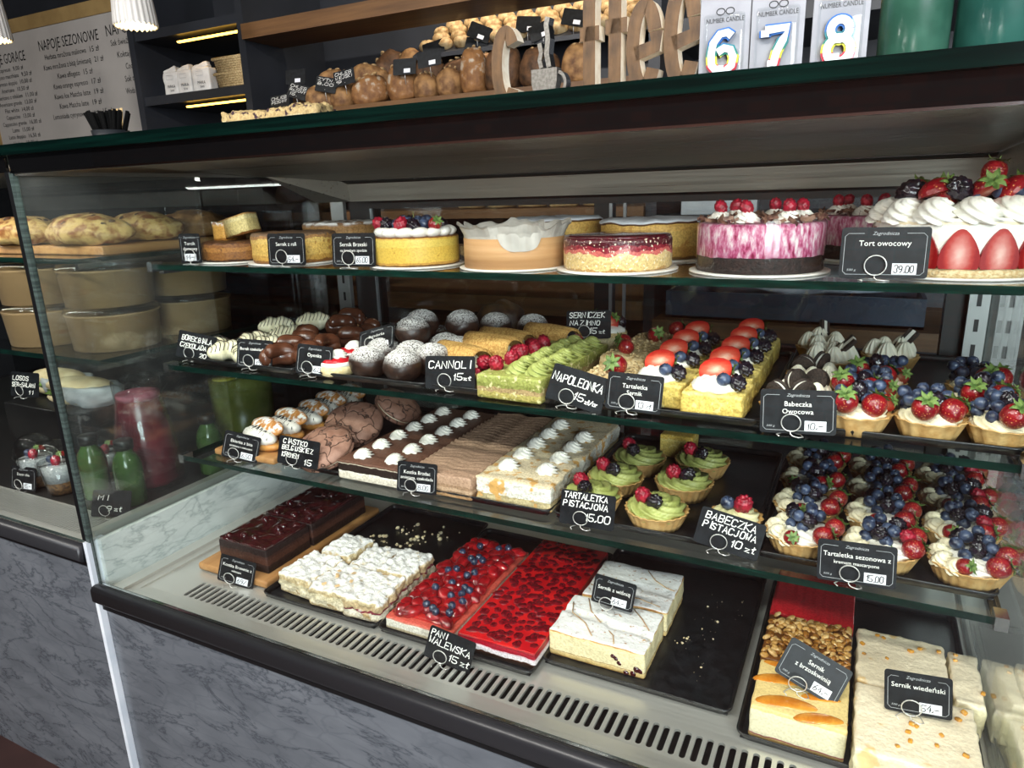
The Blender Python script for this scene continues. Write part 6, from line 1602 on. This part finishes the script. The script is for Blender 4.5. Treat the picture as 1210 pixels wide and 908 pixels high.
line('POLECAMY', .56, .215, .065, .26); line('ZESTAW', .58, .155, .055, .18); line('drożdżówka + kawa', .54, .105, .034, .26)
lampm = M('fluted_porcelain', '#d9d5d0', '#e4e0da', sc=10, rough=.4)
for x, y, z, lab in ((-2.205, 1.70, 1.828, 'fluted white pendant lamp hanging before the menu board'), (-3.015, 1.70, 1.88, 'second fluted pendant lamp farther along the counter')):
    t = thing('pendant_lamp', lab, 'lamp', (x, y, z))
    put('lamp_shade', lathe_open([(.066, 0), (.064, .03), (.058, .10), (.052, .16), (.04, .20), (.02, .215), (.018, .213), (.036, .195), (.048, .155), (.060, .03), (.062, 0)], 96, lambda a, tt, r, zz: (r * (1 + .035 * cos(24 * a)), zz + (.004 * cos(24 * a) if zz < .01 else 0))), lampm, t)
    put('bulb', ell(.052, .052, .016, 24, 10, None, (0, 0, .012)), EMIT('bulb_glow', '#ffdf9c', 16), t)
    put('cord', tube([(0, 0, .21), (0, 0, 2.9 - z)], .004, 6), ink_black, t)

for cx, cy in CEIL:  # bodies for the added fill lights, out of view
    t = thing('added_fill_lamp', 'round white fill lamp added on the unseen ceiling over the customer side', 'lamp', (cx, cy, 2.9), 0, 'added ceiling fill lamps')
    put('fill_lamp_housing', lathe([(.20, -.05), (.205, -.045), (.205, 0), (.001, 0)], 32), lampm, t); put('diffuser', lathe([(.001, -.052), (.19, -.051), (.19, -.048), (.001, -.048)], 32), EMIT('fill_glow', '#fff4e0', 3) if 'fill_glow' not in MATS else MATS['fill_glow'], t)

# ------------------------------------------------------------------ contents of the neighbouring case
stm_ = M('stromboli_crust', '#8a5226', '#d8b472', sc=48, lo=.38, hi=.56, rough=.5, bump=1.0, bsc=70, detail=8)
herb = M('olive_bits', '#3a2f22', '#5c3a26', sc=60, rough=.5)
nbz = 1.172
tag_obj(put('serving_board', rslab(.40, .50, .018, .004, (3, 3, 1)), oak, loc=(-1.51, 1.11, nbz)), 'oak serving board under the olive breads in the neighbouring case', 'board')
for i, (x, y, dz, rz, rx) in enumerate(((-1.402, .898, 0, .08, .098), (-1.608, .892, 0, -.1, .10), (-1.608, 1.025, 0, .1, .10), (-1.402, 1.150, 0, .1, .098), (-1.402, 1.024, 0, -.08, .098))):
    t = thing('olive_bread', ('golden olive bread nearest the shared side glass', 'golden olive bread in front of the board', 'golden olive bread at the outer end of the board', 'browned olive bread behind the others', 'olive bread in the middle of the board')[i], 'bread', (x, y, nbz + .018 + dz), rz, 'olive breads in the neighbouring case')
    put('bread_body', ell(rx, .058, .036, 28, 16, lambda p: lumpy(i + 2, .16, 2.6)(Vector((p.x, p.y, p.z if p.z > -.6 else -.6))), (0, 0, .024)), stm_ if i != 3 else crust, t)
    q = random.Random(i)
    for k in range(16):
        a, b = q.uniform(-1, 1), q.uniform(-1, 1)
        if a * a + b * b < .8: put('olive_piece', ell(.008, .006, .004, 10, 6), herb, t, (a * rx * .9, b * .05, .024 + .036 * (1 - a * a - b * b) ** .5 * .98), (q.uniform(-.5, .5), q.uniform(-.5, .5), q.uniform(0, 3)))
kraft_b = M('kraft_bowl', '#8a6f4c', '#977b56', sc=6, rough=.6)
gK = 'kraft salad bowls in the neighbouring case'
kb = thing('kraft_bowl', 'round kraft paper salad bowl with clear lid in the neighbouring case', 'bowl', (-1.395, .915, .980), 0, gK)
put('bowl', lathe([(.078, 0), (.082, .002), (.087, .070), (.090, .073), (.087, .075), (.080, .006), (.001, .004)], 40), kraft_b, kb)
put('lid', lathe([(.091, 0), (.092, .004), (.087, .008), (.085, .013), (.001, .013)], 40), plastic_clear, kb, (0, 0, .074))
for x, y, z in ((-1.395, .915, .088), (-1.395, 1.105, 0), (-1.395, 1.105, .088), (-1.590, .90, 0), (-1.59, .90, .088), (-1.58, 1.09, 0)): dup(kb, (x, y, .980 + z))
# juice jug
dz0 = .645
t = thing('juice_jug', 'tall clear jug of red berry juice standing on the higher deck', 'jug', (-1.430, .960, dz0))
put('jug_glass', lathe([(.070, 0), (.076, .003), (.072, .06), (.060, .14), (.049, .20), (.050, .245), (.048, .245), (.047, .20), (.058, .14), (.070, .06), (.072, .008), (.001, .006)], 36), plastic_clear, t)
put('red_juice', lathe([(.068, .009), (.070, .02), (.0695, .06), (.0575, .14), (.0465, .20), (.0455, .203), (.001, .203)], 36), M('berry_juice', '#4c0d1c', '#7a1a2e', sc=10, rough=.25, coat=.4), t)
put('pink_foam', lathe([(.045, 0), (.0455, .012), (.03, .016), (.001, .016)], 36), M('pink_foam', '#b5566a', '#c9788a', sc=60, rough=.6), t, (0, 0, .203))
t = thing('lemonade_jug', 'glass jug of pale green lemonade beside the red juice jug', 'jug', (-1.40, 1.22, dz0))
put('jug_glass', lathe([(.075, 0), (.08, .003), (.08, .20), (.078, .235), (.076, .235), (.077, .2), (.075, .008), (.001, .006)], 32), plastic_clear, t)
put('lemonade', lathe([(.073, .009), (.075, .02), (.075, .19), (.001, .19)], 32), M('lemonade', '#6d7338', '#8a8c4a', sc=12, rough=.2), t)
put('lemon_slice', lathe([(.03, 0), (.03, .004), (.001, .004)], 20), M('lemon_slice', '#c9bc48', rough=.4), t, (-.02, -.03, .188))
gJ = 'green juice bottles'
jb = thing('juice_bottle', 'small green juice bottle with black cap on the higher deck', 'bottle', (-1.365, .865, dz0), 0, gJ)
put('bottle', lathe([(.026, 0), (.029, .004), (.029, .085), (.024, .105), (.016, .118), (.015, .130), (.001, .130)], 28), M('green_juice', '#2f4722', '#42602f', sc=20, rough=.15, coat=.5), jb)
put('cap', lathe([(.019, 0), (.019, .018), (.017, .020), (.001, .020)], 24), black_frame, jb, (0, 0, .124))
dup(jb, (-1.470, .855, dz0)); dup(jb, (-1.345, 1.06, dz0))
# dome cups and wrapped sandwiches
gD = 'dessert cups with domed lids'
dc = thing('dessert_cup', 'clear cup of granola, yoghurt and berries with domed lid', 'cup', (-1.572, .840, dz0), 0, gD)
put('cup', lathe([(.028, 0), (.030, .002), (.040, .075), (.039, .075), (.029, .004), (.001, .003)], 32), plastic_clear, dc)
put('granola', lathe([(.0275, .003), (.032, .03), (.001, .03)], 28), M('granola', '#4a3020', '#8a6238', sc=160, rough=.8), dc)
put('yoghurt', lathe([(.032, .03), (.0375, .066), (.02, .070), (.001, .071)], 28), M('chia_yoghurt', '#b9bdbd', '#d8dada', sc=220, rough=.5), dc)
put('domed_lid', lathe([(.044, .074), (.045, .077), (.042, .080), (.040, .095), (.032, .112), (.018, .122), (.001, .125)], 32), plastic_clear, dc)
rasp(dc, (.012, -.01, .080)); blueb(dc, (-.012, -.008, .079)); hstraw(dc, (.0, .012, .082), (1.2, 0, .4), .8)
dup(dc, (-1.665, .845, dz0)); dup(dc, (-1.535, .930, dz0))
wrapm = M('sandwich_wrap', '#9fa3a6', '#b9bcbf', sc=20, rough=.5, bump=.4, bsc=60)
for i, (x, y, z, rz) in enumerate(((-1.665, .975, .160, .3), (-1.805, 1.01, .160, .1))):
    t = thing('wrapped_sandwich', ('long bread sandwich with salad in grey paper on top', 'lower bread sandwich wrapped in grey paper')[i], 'sandwich', (x, y, dz0 + z), rz, 'wrapped sandwiches')
    put('bread_top', ell(.09, .035, .022, 24, 12, lumpy(2, .06, 2), (0, 0, .045)), M('sandwich_bread', '#cbb488', '#dcc9a0', sc=30, rough=.6), t)
    put('salad', ell(.088, .037, .010, 40, 8, lumpy(5, .3, 6), (0, 0, .030)), M('salad_green', '#6f8a3c', '#3f5a26', sc=80, rough=.5), t)
    put('bread_base', ell(.09, .035, .018, 24, 12, lumpy(3, .06, 2), (0, 0, .016)), MATS['sandwich_bread'], t)
    put('paper_wrap', xf(ell(.075, .048, .045, 28, 16, lambda p: lumpy(4, .18, 3)(Vector((p.x, p.y, min(p.z, .35))))), (.035, .0, .032)), wrapm, t)
tag_obj(put('food_carton', rslab(.30, .18, .158, .006, (3, 3, 2)), black_frame, loc=(-1.735, 1.00, dz0)), 'dark box raising the wrapped sandwiches', 'box')
T(-1.635, .835, dz0 + .215, 8, 'hand-lettered tag LOSOS SER-SALAMI above the dessert cups', scribble=[('LOSOS', .009, -.036, .036, .05), ('SER-SALAMI', .009, -.038, .022, .07), ('11', .009, .01, .006, .02)])
T(-1.655, .80, dz0 + .002, 8, 'printed price tag in front of the dessert cups', lines=['Deser chia'], price='15,-', w=.076)
T(-1.335, .79, dz0 + .002, 20, 'hand-lettered tag MIX 9 zl before the green juice bottles', scribble=[('MIX', .010, -.03, .034, .04), ('9 zl', .010, -.01, .012, .036)], tilt=-.4)
